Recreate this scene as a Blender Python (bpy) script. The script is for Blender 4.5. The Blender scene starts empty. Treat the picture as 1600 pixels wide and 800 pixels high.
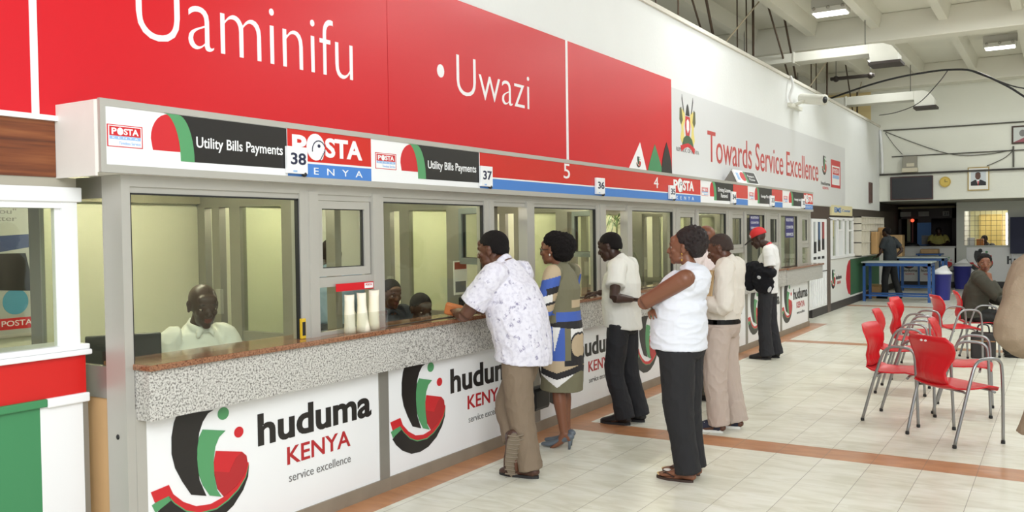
import bpy, bmesh, math, random
from mathutils import Vector, Matrix, Euler, noise

random.seed(7)
C = bpy.context.scene.collection
SC = bpy.context.scene

# ------------------------------------------------------------ camera, world, light, exposure
EYE = 1.68
def make_camera():
    yaw, pitch, roll = .556274582, .0253824641, -.0139904061
    cy, sy, cp, sp = math.cos(yaw), math.sin(yaw), math.cos(pitch), math.sin(pitch)
    f = Vector((-sy*cp, cy*cp, -sp)); r0 = Vector((cy, sy, 0)); u0 = r0.cross(f)
    r = r0*math.cos(roll) + u0*math.sin(roll); u = u0*math.cos(roll) - r0*math.sin(roll)
    cam = bpy.data.cameras.new('camera'); cam.sensor_width = 36; cam.lens = 1388.80246/1600*36
    cam.clip_end = 200
    o = bpy.data.objects.new('camera', cam); C.objects.link(o)
    m = Matrix((r, u, -f)).transposed().to_4x4(); m.translation = (0, 0, EYE)
    o.matrix_world = m
    SC.camera = o
make_camera()

w = bpy.data.worlds.new('world'); SC.world = w; w.use_nodes = True
bg = w.node_tree.nodes['Background']
bg.inputs['Color'].default_value = (0.90, 0.96, 1.0, 1); bg.inputs['Strength'].default_value = 0.98

def area(name, loc, target, sx, sy, power, col=(1, 1, 1)):
    l = bpy.data.lights.new(name, 'AREA'); l.shape = 'RECTANGLE'; l.size = sx; l.size_y = sy
    l.energy = power; l.color = col
    o = bpy.data.objects.new(name, l); C.objects.link(o); o.location = loc
    o.rotation_euler = (Vector(target)-Vector(loc)).to_track_quat('-Z', 'Y').to_euler()
    return o
# added area light, unseen, behind and right of the viewer; stands for assumed daylight
area('added_daylight', (3.0, -2.5, 5.2), (-3.0, 5.8, .4), 5.0, 4.0, 640, (.95, .98, 1.0))

SC.view_settings.view_transform = 'Standard'
SC.view_settings.look = 'None'
SC.view_settings.gamma = 1
SC.view_settings.use_curve_mapping = False
SC.view_settings.exposure = 0.0
SC.cycles.max_bounces = 8; SC.cycles.transparent_max_bounces = 24
SC.cycles.diffuse_bounces = 4; SC.cycles.glossy_bounces = 3

# ------------------------------------------------------------ materials
def srgb(r, g, b):
    def f(c):
        c /= 255
        return c/12.92 if c <= .04045 else ((c+.055)/1.055)**2.4
    return (f(r), f(g), f(b), 1)
_M = {}
def N(nt, kind, **kw):
    n = nt.nodes.new(kind)
    for k, v in kw.items(): setattr(n, k, v)
    return n
def mat(name, rgb, rough=.5, metal=0., spec=.5, var=0., vscale=8., bump=0., bscale=40., emit=0.):
    """Principled material; 'var' mottles the colour and 'bump' roughens the surface, both from noise."""
    if name in _M: return _M[name]
    m = bpy.data.materials.new(name); m.use_nodes = True; nt = m.node_tree
    b = nt.nodes['Principled BSDF']; c = srgb(*rgb)
    b.inputs['Base Color'].default_value = c; b.inputs['Roughness'].default_value = rough
    b.inputs['Metallic'].default_value = metal; b.inputs['Specular IOR Level'].default_value = spec
    if emit:
        b.inputs['Emission Color'].default_value = c; b.inputs['Emission Strength'].default_value = emit
    tc = N(nt, 'ShaderNodeTexCoord')
    if var:
        t = N(nt, 'ShaderNodeTexNoise'); t.inputs['Scale'].default_value = vscale; t.inputs['Detail'].default_value = 6
        nt.links.new(tc.outputs['Object'], t.inputs['Vector'])
        mx = N(nt, 'ShaderNodeMix', data_type='RGBA')
        mx.inputs[6].default_value = tuple(max(0, x*(1-var)) for x in c[:3])+(1,)
        mx.inputs[7].default_value = tuple(min(1, x*(1+var)) for x in c[:3])+(1,)
        nt.links.new(t.outputs['Fac'], mx.inputs[0]); nt.links.new(mx.outputs[2], b.inputs['Base Color'])
    if bump:
        t = N(nt, 'ShaderNodeTexNoise'); t.inputs['Scale'].default_value = bscale; t.inputs['Detail'].default_value = 4
        nt.links.new(tc.outputs['Object'], t.inputs['Vector'])
        bp = N(nt, 'ShaderNodeBump'); bp.inputs['Strength'].default_value = bump; bp.inputs['Distance'].default_value = .01
        nt.links.new(t.outputs['Fac'], bp.inputs['Height']); nt.links.new(bp.outputs['Normal'], b.inputs['Normal'])
    _M[name] = m
    return m
def ramp(nt, stops, interp='LINEAR'):
    r = N(nt, 'ShaderNodeValToRGB'); r.color_ramp.interpolation = interp
    e = r.color_ramp.elements
    e[0].position, e[0].color = stops[0]; e[1].position, e[1].color = stops[-1]
    for p, c in stops[1:-1]:
        x = e.new(p); x.color = c
    return r
def glass_mat(name, tint, lo=.035, hi=.75):
    """clear pane: tinted see-through with a reflection that grows towards grazing angles"""
    m = bpy.data.materials.new(name); m.use_nodes = True; nt = m.node_tree
    nt.nodes.remove(nt.nodes['Principled BSDF']); out = nt.nodes['Material Output']
    tr = N(nt, 'ShaderNodeBsdfTransparent'); tr.inputs['Color'].default_value = (*tint, 1)
    gl = N(nt, 'ShaderNodeBsdfGlossy'); gl.inputs['Roughness'].default_value = .02
    lw = N(nt, 'ShaderNodeLayerWeight'); lw.inputs['Blend'].default_value = .5
    pw = N(nt, 'ShaderNodeMath', operation='POWER'); pw.inputs[1].default_value = 5
    ma = N(nt, 'ShaderNodeMath', operation='MULTIPLY_ADD'); ma.inputs[1].default_value = hi; ma.inputs[2].default_value = lo
    nt.links.new(lw.outputs['Facing'], pw.inputs[0]); nt.links.new(pw.outputs[0], ma.inputs[0])
    mx = N(nt, 'ShaderNodeMixShader')
    nt.links.new(ma.outputs[0], mx.inputs[0]); nt.links.new(tr.outputs[0], mx.inputs[1]); nt.links.new(gl.outputs[0], mx.inputs[2])
    nt.links.new(mx.outputs[0], out.inputs['Surface']); _M[name] = m
    return m
GLASS = glass_mat('window_glass', (.92, .94, .88))
def granite(name, base, specks, scale, rough):
    m = bpy.data.materials.new(name); m.use_nodes = True; nt = m.node_tree; b = nt.nodes['Principled BSDF']
    tc = N(nt, 'ShaderNodeTexCoord'); v = N(nt, 'ShaderNodeTexNoise'); v.inputs['Scale'].default_value = scale
    v.inputs['Detail'].default_value = 3; v.inputs['Roughness'].default_value = .7
    nt.links.new(tc.outputs['Object'], v.inputs['Vector'])
    r = ramp(nt, [(.30, srgb(*specks[0])), (.44, srgb(*specks[1])), (.52, srgb(*base)), (.66, srgb(*base)), (.74, srgb(*specks[2]))])
    nt.links.new(v.outputs['Fac'], r.inputs[0]); nt.links.new(r.outputs[0], b.inputs['Base Color'])
    b.inputs['Roughness'].default_value = rough; _M[name] = m
    return m
GR_GREY = granite('grey_granite', (206, 203, 196), [(70, 68, 66), (140, 136, 130), (232, 230, 226)], 95, .35)
GR_BROWN = granite('brown_granite', (150, 104, 76), [(70, 42, 30), (120, 78, 55), (196, 160, 130)], 120, .12)
def floor_mat():
    m = bpy.data.materials.new('floor_tiles'); m.use_nodes = True; nt = m.node_tree; b = nt.nodes['Principled BSDF']
    tc = N(nt, 'ShaderNodeTexCoord'); sep = N(nt, 'ShaderNodeSeparateXYZ'); nt.links.new(tc.outputs['Object'], sep.inputs[0])
    def math_(op, a, b_=None, c_=None):
        n = N(nt, 'ShaderNodeMath', operation=op)
        for i, s in enumerate((a, b_, c_)):
            if s is None: continue
            if isinstance(s, (int, float)): n.inputs[i].default_value = s
            else: nt.links.new(s, n.inputs[i])
        return n.outputs[0]
    X, Y = sep.outputs[0], sep.outputs[1]
    u = math_('DIVIDE', math_('ADD', X, .503+.334*40), .334); v = math_('DIVIDE', math_('ADD', Y, -6.69+.371*60), .371)
    def joint(a, wd):
        fr = math_('FRACT', a); d = math_('ABSOLUTE', math_('SUBTRACT', fr, .5))
        return math_('GREATER_THAN', d, .5-wd)
    g1 = joint(u, .0062); g2 = joint(v, .0042)
    grout = math_('ADD', math_('MULTIPLY', g1, .75), math_('MULTIPLY', g2, .33))
    # each tile a slightly different tone
    cmb = N(nt, 'ShaderNodeCombineXYZ'); nt.links.new(math_('FLOOR', u), cmb.inputs[0]); nt.links.new(math_('FLOOR', v), cmb.inputs[1])
    wn = N(nt, 'ShaderNodeTexWhiteNoise', noise_dimensions='2D'); nt.links.new(cmb.outputs[0], wn.inputs['Vector'])
    mp = N(nt, 'ShaderNodeMapping'); mp.inputs['Scale'].default_value = (3.0, 9.0, 1)
    nt.links.new(tc.outputs['Object'], mp.inputs['Vector'])
    ns = N(nt, 'ShaderNodeTexNoise'); ns.inputs['Scale'].default_value = 1.0; ns.inputs['Detail'].default_value = 7
    ns.inputs['Distortion'].default_value = 1.2; nt.links.new(mp.outputs[0], ns.inputs['Vector'])
    vein = ramp(nt, [(.32, srgb(217, 214, 195)), (.55, srgb(232, 230, 215)), (.8, srgb(240, 239, 228))])
    nt.links.new(ns.outputs['Fac'], vein.inputs[0])
    tone = N(nt, 'ShaderNodeMix', data_type='RGBA', blend_type='MULTIPLY'); tone.inputs[0].default_value = 1
    tr = ramp(nt, [(0, (.93, .92, .90, 1)), (1, (1, 1, 1, 1))]); nt.links.new(wn.outputs['Value'], tr.inputs[0])
    nt.links.new(vein.outputs[0], tone.inputs[6]); nt.links.new(tr.outputs[0], tone.inputs[7])
    # terracotta tiles: the border along the counter and two bands across the hall
    def between(a, lo, hi): return math_('MULTIPLY', math_('GREATER_THAN', a, lo), math_('LESS_THAN', a, hi))
    band1 = math_('MULTIPLY', between(Y, 6.69, 7.02), math_('GREATER_THAN', X, -3.8))
    band2 = math_('MULTIPLY', between(Y, 13.45, 13.72), math_('GREATER_THAN', X, -3.6))
    band3 = math_('MULTIPLY', between(Y, 20.3, 20.58), math_('GREATER_THAN', X, -4.2))
    bord = math_('MULTIPLY', between(X, -3.9, -3.565), between(Y, -6.0, 16.3))
    terra = math_('MINIMUM', math_('ADD', math_('ADD', band1, band2), math_('ADD', band3, bord)), 1.0)
    tcol = ramp(nt, [(.3, srgb(176, 120, 82)), (.7, srgb(198, 142, 100))]); nt.links.new(ns.outputs['Fac'], tcol.inputs[0])
    m1 = N(nt, 'ShaderNodeMix', data_type='RGBA'); nt.links.new(terra, m1.inputs[0])
    nt.links.new(tone.outputs[2], m1.inputs[6]); nt.links.new(tcol.outputs[0], m1.inputs[7])
    m2 = N(nt, 'ShaderNodeMix', data_type='RGBA'); nt.links.new(grout, m2.inputs[0])
    nt.links.new(m1.outputs[2], m2.inputs[6]); m2.inputs[7].default_value = srgb(128, 116, 98)
    nt.links.new(m2.outputs[2], b.inputs['Base Color']); b.inputs['Roughness'].default_value = .28
    b.inputs['Specular IOR Level'].default_value = .4
    return m

WHITE_WALL = mat('painted_wall', (232, 233, 231), .55, var=.03, vscale=2, bump=.25, bscale=30)
ALU = mat('grey_aluminium', (158, 155, 147), .42, .55, var=.06, vscale=3)
ALU_L = mat('pale_aluminium', (186, 183, 175), .4, .35, var=.04, vscale=3)
VWHITE = mat('vinyl_white', (240, 240, 240), .35)
RED = mat('vinyl_red', (206, 14, 30), .3, spec=.45, var=.03, vscale=1.5)
RED2 = mat('sign_red', (205, 38, 30), .22)
DRED = mat('logo_dark_red', (178, 34, 40), .35)
LRED = mat('logo_red', (203, 34, 42), .35)
GREEN = mat('logo_green', (84, 152, 100), .35)
DGREEN = mat('panel_green', (64, 136, 88), .38)
BLACK = mat('logo_black', (31, 28, 27), .35)
BLUE = mat('sign_blue', (70, 128, 204), .3)
LBLUE = mat('logo_light_blue', (150, 185, 226), .4)
GREYTXT = mat('text_grey', (120, 118, 116), .4)
NAVY = mat('navy_ink', (30, 34, 66), .4)
def wood_mat():
    m = bpy.data.materials.new('dark_wood'); m.use_nodes = True; nt = m.node_tree; b = nt.nodes['Principled BSDF']
    tc = N(nt, 'ShaderNodeTexCoord'); mp = N(nt, 'ShaderNodeMapping'); mp.inputs['Scale'].default_value = (1, 1.6, 34)
    nt.links.new(tc.outputs['Object'], mp.inputs['Vector']); ns = N(nt, 'ShaderNodeTexNoise'); ns.inputs['Scale'].default_value = 1; ns.inputs['Detail'].default_value = 6
    nt.links.new(mp.outputs[0], ns.inputs['Vector'])
    r = ramp(nt, [(.3, srgb(70, 32, 16)), (.5, srgb(118, 62, 30)), (.7, srgb(142, 84, 46))]); nt.links.new(ns.outputs['Fac'], r.inputs[0])
    nt.links.new(r.outputs[0], b.inputs['Base Color']); b.inputs['Roughness'].default_value = .35; return m
WOOD = wood_mat()
PLY = mat('pale_veneer', (205, 165, 118), .45, var=.08, vscale=7)
BOOTH = mat('booth_wall', (230, 229, 207), .5, var=.03, vscale=2)
STEEL = mat('steel', (150, 150, 150), .3, .9)
RUBBER = mat('black_rubber', (30, 30, 30), .6)
CREAM = mat('cream_plate', (226, 222, 214), .45, var=.05)
BLACKP = mat('black_plastic', (28, 28, 30), .4)
TAN = mat('cardboard', (188, 148, 98), .7, var=.1)
PAPER = mat('white_paper', (240, 238, 230), .7)

# ------------------------------------------------------------ mesh helpers (everything is built in world coordinates)
def box(bm, lo, hi, m=0, bev=0):
    r = bmesh.ops.create_cube(bm, size=1)
    vs = r['verts']
    for v in vs:
        v.co = Vector([(lo[i]+hi[i])/2 + v.co[i]*(hi[i]-lo[i]) for i in range(3)])
    fs = set(f for v in vs for f in v.link_faces)
    for f in fs: f.material_index = m
    if bev:
        es = list(set(e for v in vs for e in v.link_edges))
        rb = bmesh.ops.bevel(bm, geom=es, offset=bev, segments=2, affect='EDGES', profile=.5)
        for f in rb['faces']: f.material_index = m
def obox(bm, c, size, rot, m=0, bev=0):
    """box with its own rotation (Euler or Matrix)"""
    t = bmesh.new(); box(t, [-s/2 for s in size], [s/2 for s in size], m, bev)
    R = rot.to_matrix() if isinstance(rot, Euler) else rot
    t.transform(Matrix.Translation(c) @ R.to_4x4()); merge(bm, t)
def merge(bm, t):
    me = bpy.data.meshes.new('tmp'); t.to_mesh(me); t.free(); bm.from_mesh(me); bpy.data.meshes.remove(me)
def frame_of(t, hint):
    t = t.normalized(); a = hint - t*hint.dot(t)
    if a.length < 1e-4: a = Vector((1, 0, 0)) - t*t.x
    if a.length < 1e-4: a = Vector((0, 1, 0))
    a.normalize(); return a, t.cross(a)
def tube(bm, pts, rad, n=12, hint=(0, 0, 1), m=0, dome=False, smooth=0):
    """closed tube along pts; rad is r or (a, b) per point, 'a' lying along hint"""
    pts = [Vector(p) for p in pts]; hint = Vector(hint)
    if not isinstance(rad, (list,)): rad = [rad]*len(pts)
    rad = [(r, r) if isinstance(r, (int, float)) else r for r in rad]
    if smooth:
        P, R = [], []
        for i in range(len(pts)-1):
            p0, p1, p2, p3 = pts[max(i-1, 0)], pts[i], pts[i+1], pts[min(i+2, len(pts)-1)]
            for k in range(smooth):
                s = k/smooth
                P.append(.5*((2*p1)+(p2-p0)*s+(2*p0-5*p1+4*p2-p3)*s*s+(3*p1-p0-3*p2+p3)*s**3))
                R.append(tuple(rad[i][j]*(1-s)+rad[i+1][j]*s for j in (0, 1)))
        P.append(pts[-1]); R.append(rad[-1]); pts, rad = P, R
    rings = []
    L = len(pts)
    for i, p in enumerate(pts):
        t = (pts[min(i+1, L-1)]-pts[max(i-1, 0)])
        if t.length < 1e-7: t = Vector((0, 0, 1))
        a, b = frame_of(t, hint)
        rings.append((p, a, b, rad[i], t.normalized()))
    if dome:
        p, a, b, r, t = rings[0]; q = min(r)*.55; first = [(p-t*q, a, b, (r[0]*.55, r[1]*.55), t)]
        p, a, b, r, t = rings[-1]; q = min(r)*.55; last = [(p+t*q, a, b, (r[0]*.55, r[1]*.55), t)]
        rings = first+rings+last
    V = []
    for p, a, b, r, t in rings:
        V.append([bm.verts.new(p+a*(r[0]*math.cos(2*math.pi*k/n))+b*(r[1]*math.sin(2*math.pi*k/n))) for k in range(n)])
    fs = []
    for i in range(len(V)-1):
        for k in range(n):
            fs.append(bm.faces.new((V[i][k], V[i][(k+1) % n], V[i+1][(k+1) % n], V[i+1][k])))
    fs.append(bm.faces.new(list(reversed(V[0])))); fs.append(bm.faces.new(V[-1]))
    for f in fs: f.material_index = m; f.smooth = True
def ell(bm, c, r, rot=None, m=0, seg=20):
    res = bmesh.ops.create_uvsphere(bm, u_segments=seg, v_segments=seg//2+2, radius=1)
    M4 = Matrix.Translation(c) @ ((rot.to_4x4() if rot is not None else Matrix.Identity(4)) @ Matrix.Diagonal((*r, 1)))
    bmesh.ops.transform(bm, matrix=M4, verts=res['verts'])
    for f in set(f for v in res['verts'] for f in v.link_faces): f.material_index = m; f.smooth = True
def lathe(bm, c, prof, n=24, m=0, axis='Z'):
    """prof: [(radius, height)], closed at both ends"""
    V = []
    for r, h in prof:
        V.append([bm.verts.new(Vector(c)+Vector((r*math.cos(2*math.pi*k/n), r*math.sin(2*math.pi*k/n), h))) for k in range(n)])
    fs = []
    for i in range(len(V)-1):
        for k in range(n): fs.append(bm.faces.new((V[i][k], V[i][(k+1) % n], V[i+1][(k+1) % n], V[i+1][k])))
    fs.append(bm.faces.new(list(reversed(V[0])))); fs.append(bm.faces.new(V[-1]))
    for f in fs: f.material_index = m; f.smooth = True

class Plane:
    """a flat face of the building: u along it, v up, n out of it"""
    def __init__(s, O, U, V): s.O, s.U, s.V = Vector(O), Vector(U), Vector(V); s.N = s.U.cross(s.V)
    def at(s, u, v, d=0): return s.O+s.U*u+s.V*v+s.N*d
def PX(x): return Plane((x, 0, 0), (0, 1, 0), (0, 0, 1))     # facing +x, u = y, v = z
def PY(y): return Plane((0, y, 0), (1, 0, 0), (0, 0, 1))     # facing -y, u = x, v = z
def poly(bm, pl, pts, d0, d1, m=0):
    """outline given on a plane, extruded from d0 to d1 above it"""
    A = [bm.verts.new(pl.at(u, v, d0)) for u, v in pts]; B = [bm.verts.new(pl.at(u, v, d1)) for u, v in pts]
    n = len(pts)
    fs = [bm.faces.new(B), bm.faces.new(list(reversed(A)))]
    for i in range(n): fs.append(bm.faces.new((A[i], A[(i+1) % n], B[(i+1) % n], B[i])))
    for f in fs: f.material_index = m
    bmesh.ops.recalc_face_normals(bm, faces=fs)
    big = [f for f in fs if len(f.verts) > 4]
    if big: bmesh.ops.triangulate(bm, faces=big, ngon_method='EAR_CLIP')
def rect(bm, pl, u0, u1, v0, v1, d0, d1, m=0): poly(bm, pl, [(u0, v0), (u1, v0), (u1, v1), (u0, v1)], d0, d1, m)
def disc(bm, pl, u, v, ru, rv, d0, d1, m=0, n=24, a0=0, a1=2*math.pi):
    full = abs(a1-a0-2*math.pi) < 1e-6
    k = n if full else n+1
    poly(bm, pl, [(u+ru*math.cos(a0+(a1-a0)*i/n), v+rv*math.sin(a0+(a1-a0)*i/n)) for i in range(k)], d0, d1, m)
def text(bm, pl, s, u0, u1, v0, v1, d0, d1, m=0, weight=0., space=1.):
    """lettering that fills the given rectangle of a plane"""
    cu = bpy.data.curves.new('t', 'FONT'); cu.body = s; cu.size = 1; cu.offset = weight; cu.extrude = .5
    cu.resolution_u = 4; cu.space_character = space
    if '\n' in s: cu.align_x = 'CENTER'
    o = bpy.data.objects.new('t', cu); C.objects.link(o)
    dg = bpy.context.evaluated_depsgraph_get(); me = bpy.data.meshes.new_from_object(o.evaluated_get(dg))
    bpy.data.objects.remove(o); bpy.data.curves.remove(cu)
    X = [v.co.x for v in me.vertices]; Y = [v.co.y for v in me.vertices]
    x0, x1, y0, y1 = min(X), max(X), min(Y), max(Y)
    for v in me.vertices:
        c = v.co
        v.co = pl.at(u0+(c.x-x0)/(x1-x0)*(u1-u0), v0+(c.y-y0)/(y1-y0)*(v1-v0), d0+(c.z+.5)*(d1-d0))
    for p in me.polygons: p.material_index = m
    me.materials.clear()
    n0 = len(bm.faces); bm.from_mesh(me); bm.faces.ensure_lookup_table()
    for i in range(n0, len(bm.faces)): bm.faces[i].material_index = m
    bpy.data.meshes.remove(me)

# ------------------------------------------------------------ objects
def wmat(o):
    m = o.matrix_basis.copy()
    while o.parent: o = o.parent; m = o.matrix_basis @ m
    return m
def obj(name, bm, mats, parent=None, kind=None, smooth=False):
    if not isinstance(mats, (list, tuple)): mats = [mats]
    me = bpy.data.meshes.new(name)
    if parent:
        bm.transform(wmat(parent).inverted()); loc = None
    else:
        P = [v.co for v in bm.verts]
        loc = Vector(((min(p.x for p in P)+max(p.x for p in P))/2, (min(p.y for p in P)+max(p.y for p in P))/2, min(p.z for p in P)))
        if kind == 'structure': loc = Vector((0, 0, 0))
        bm.transform(Matrix.Translation(-loc))
    bm.to_mesh(me); bm.free()
    for m in mats: me.materials.append(m)
    o = bpy.data.objects.new(name, me); C.objects.link(o)
    if smooth:
        for p in me.polygons: p.use_smooth = True
    if parent: o.parent = parent
    else: o.location = loc
    if kind: o['kind'] = kind
    return o
def tag(o, label, cat, group=None):
    o['label'] = label; o['category'] = cat
    if group: o['group'] = group
    return o
def thing(name, label, cat, loc, group=None, rz=0):
    o = bpy.data.objects.new(name, None); C.objects.link(o); o.location = loc; o.rotation_euler = (0, 0, rz)
    o.empty_display_size = .1
    return tag(o, label, cat, group)
def copy_tree(o, parent=None):
    c = o.copy(); C.objects.link(c)
    if parent: c.parent = parent
    for ch in list(o.children): copy_tree(ch, c)
    return c
def B(): return bmesh.new()
def quick(name, parent, mats, *boxes, bev=0, kind=None):
    bm = B()
    for b in boxes: box(bm, b[0], b[1], b[2] if len(b) > 2 else 0, bev)
    return obj(name, bm, mats, parent, kind)
# ------------------------------------------------------------ the hall
XW, XP, XF, XG = -4.05, -3.785, -3.72, -3.68      # upper wall, counter panels and glazing, sign fascia, granite apron
YB = 24.5                                         # the upper rear wall
bm = B(); box(bm, (-12, -6, -.1), (7, 34, 0)); obj('floor', bm, floor_mat(), kind='structure')
bm = B(); box(bm, (XW-.2, -6, 2.13), (XW, YB, 4.27)); obj('wall_left', bm, WHITE_WALL, kind='structure')
bm = B(); box(bm, (XW-.22, -6, 4.27), (XW+.03, YB, 4.32)); obj('trim_1', bm, mat('coping_paint', (214, 209, 196), .5, var=.08), kind='structure')
bm = B(); box(bm, (XW-.2, YB, 2.37), (7, YB+.2, 5.9)); obj('wall_rear', bm, mat('rear_paint', (226, 226, 214), .6, var=.05, vscale=1.2, bump=.2, bscale=25), kind='structure')
bm = B(); box(bm, (-12, YB, 2.37), (XW-.2, YB+.2, 5.9)); obj('wall_rear_left', bm, mat('yellow_paint', (226, 205, 150), .6, var=.05, vscale=1.5), kind='structure')
bm = B(); box(bm, (-12.2, -6, 2.3), (-12, 34, 5.9)); obj('wall_far_left', bm, mat('yellow_paint', (226, 205, 150), .6), kind='structure')
bm = B(); box(bm, (5.4, 8.5, 0), (5.6, 34, 5.9)); obj('wall_right_unseen', bm, mat('right_paint', (205, 203, 192), .6, var=.04), kind='structure')  # out of view; added to block sky light and darken the far hall
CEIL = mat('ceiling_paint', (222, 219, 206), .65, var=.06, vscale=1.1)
bm = B(); box(bm, (-12, 3.6, 5.72), (7, YB+.2, 5.9)); obj('ceiling', bm, CEIL, kind='structure')  # stops short of the viewer; unseen opening added to let sky light in
k = 2
for y in (5.6, 11.6, 18.0, 24.05):
    bm = B(); box(bm, (-12, y, 5.2), (7, y+.45, 5.72), 0, .02); obj(f'trim_{k}', bm, CEIL, kind='structure'); k += 1
for i in range(11):
    x = -8.9+i*1.17
    bm = B(); poly(bm, PY(0), [(x-.13, 5.72), (x+.13, 5.72), (x+.075, 5.46), (x-.075, 5.46)], -5.6, -24.05)
    obj(f'trim_{k}', bm, CEIL, kind='structure'); k += 1
# pipe of the wall corner and lines of conduit on the rear wall
DK = mat('conduit_grey', (88, 86, 80), .6)
# rear: slab of the mezzanine and walls below it
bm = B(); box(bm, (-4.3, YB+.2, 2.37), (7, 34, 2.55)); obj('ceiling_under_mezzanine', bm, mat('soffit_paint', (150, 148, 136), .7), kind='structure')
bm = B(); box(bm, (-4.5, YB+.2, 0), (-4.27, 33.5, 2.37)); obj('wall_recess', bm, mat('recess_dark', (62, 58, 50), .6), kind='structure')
bm = B(); box(bm, (-12, 33.5, 0), (7, 33.7, 2.4)); obj('wall_back', bm, mat('back_paint', (205, 206, 180), .6), kind='structure')
# left wall below the sign wall, past the counters
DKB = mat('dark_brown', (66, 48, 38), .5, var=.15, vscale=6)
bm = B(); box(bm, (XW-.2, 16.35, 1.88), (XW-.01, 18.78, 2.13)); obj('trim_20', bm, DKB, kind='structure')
bm = B(); box(bm, (XW-.25, 18.45, 0), (XW+.02, 18.72, 1.9)); obj('trim_21', bm, mat('post_brown', (96, 82, 74), .5, var=.1), kind='structure')
bm = B(); box(bm, (XW-.2, 18.72, .15), (XW, 27.3, 1.05)); obj('wall_left_lower', bm, mat('lower_white', (226, 226, 222), .5, var=.03), kind='structure')
bm = B(); box(bm, (XW-.2, 17.2, 0), (XW+.012, 27.3, .16)); obj('baseboard_left', bm, mat('skirting_black', (52, 48, 46), .5), kind='structure')
bm = B(); box(bm, (XW-.24, 18.72, 1.9), (XW-.03, 27.3, 2.13)); obj('trim_22', bm, mat('band_brown', (70, 62, 54), .6), kind='structure')  # dark brown band above the white framed window and the rack
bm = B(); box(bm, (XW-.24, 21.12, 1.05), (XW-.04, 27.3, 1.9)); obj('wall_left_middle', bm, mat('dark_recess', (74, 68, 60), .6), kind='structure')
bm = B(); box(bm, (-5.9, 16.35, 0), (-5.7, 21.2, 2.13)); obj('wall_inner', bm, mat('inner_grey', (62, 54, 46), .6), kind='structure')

# ------------------------------------------------------------ booths behind the glass
bm = B(); box(bm, (-5.75, -3, 0), (-5.55, 16.2, 2.22)); obj('wall_booth', bm, BOOTH, kind='structure')
bm = B(); box(bm, (-5.75, -3, 2.14), (XW-.21, 16.2, 2.24)); box(bm, (XW-.21, 2.66, 2.05), (-3.86, 15.9, 2.125)); obj('ceiling_booth', bm, mat('booth_ceiling', (190, 186, 166), .6), kind='structure')
bm = B(); box(bm, (-5.55, -3, 1.93), (-5.48, 16.2, 2.02)); box(bm, (-5.55, -3, 2.02), (-5.52, 16.2, 2.14), 1); obj('trim_23', bm, [mat('booth_rail', (150, 145, 126), .5), BOOTH], kind='structure')
BAYS = [2.645, 4.5, 6.45, 8.44, 10.41, 12.33, 14.1, 16.0]      # left edge of each bay of glazing
HATCH = [(3.89, 4.385), (5.81, 6.31), (7.80, 8.30), (9.76, 10.3), (11.66, 12.2), (13.46, 13.98), (15.38, 15.9)]
NUM = ['38', '37', '36', '35', '34', '33', '32']
ORD = ['nearest the left end post', 'second from the left', 'third from the left', 'fourth from the left', 'fifth from the left', 'sixth from the left', 'at the far end']
PGLASS = glass_mat('partition_glass', (.93, .95, .88), .02, .5)
for i in range(7):
    y = BAYS[i+1]-.05 if i < 6 else 15.98
    t = thing('booth_partition', f'grey aluminium framed partition with glass inside the booths, {["behind hatch", "just behind hatch"][i % 2]} {NUM[i]}' if i < 6 else 'grey aluminium framed partition closing the far end of the booths', 'partition', (-4.7, y, 0), 'partitions inside the booths')
    bm = B()
    for x0, x1 in ((-5.52, -5.44), (-5.36, -5.28), (-5.17, -5.06), (-4.64, -4.50), (-4.22, -4.14)):
        box(bm, (x0, y-.03, 0), (x1, y+.03, 2.0))
    box(bm, (-5.52, y-.035, 1.90), (-4.14, y+.035, 2.14)); box(bm, (-5.28, y-.025, .93), (-4.14, y+.025, 1.0))
    obj('frame', bm, ALU, t)
    bm = B(); box(bm, (-5.06, y-.004, 1.0), (-4.64, y+.004, 1.9)); obj('pane', bm, PGLASS, t)
    bm = B(); box(bm, (-5.3, y-.01, 0), (-4.14, y+.01, .94)); obj('lower_panel', bm, mat('panel_dark', (104, 100, 92), .5), t)
    bm = B(); box(bm, (-5.30, y-.06, 1.12), (-5.25, y-.03, 1.30)); obj('handle', bm, ALU_L, t)
    # assumed lamp of the booth, not in view, added to light it
    yl = (BAYS[i]+BAYS[i+1])/2-.1
    l = thing('assumed_tube_lamp', f'assumed fluorescent tube lamp on the booth ceiling behind hatch {NUM[i]}', 'lamp', (-4.75, yl, 2.08), 'assumed lamps inside the booths')
    bm = B(); box(bm, (-4.79, yl-.5, 2.10), (-4.71, yl+.5, 2.14)); obj('casing', bm, VWHITE, l)
    bm = B(); tube(bm, [(-4.75, yl-.48, 2.08), (-4.75, yl+.48, 2.08)], .014, 10, (1, 0, 0)); obj('tube', bm, mat('lit_tube', (255, 250, 225), .4, emit=95), l)
    # desk of the booth
    d = thing('desk', f'clerk desk inside the booth behind hatch {NUM[i]}', 'desk', (-4.4, (BAYS[i]+BAYS[i+1])/2, 0), 'clerk desks')
    bm = B(); box(bm, (-4.22, BAYS[i]+.1, .74), (-3.96, BAYS[i+1]-.12, .78), 0, .005); obj('desk_top', bm, mat('desk_brown', (120, 84, 58), .4), d)
    bm = B(); box(bm, (-4.02, BAYS[i]+.12, 0), (-3.98, BAYS[i+1]-.14, .74)); obj('modesty_panel', bm, mat('panel_dark', (104, 100, 92), .5), d)

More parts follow.
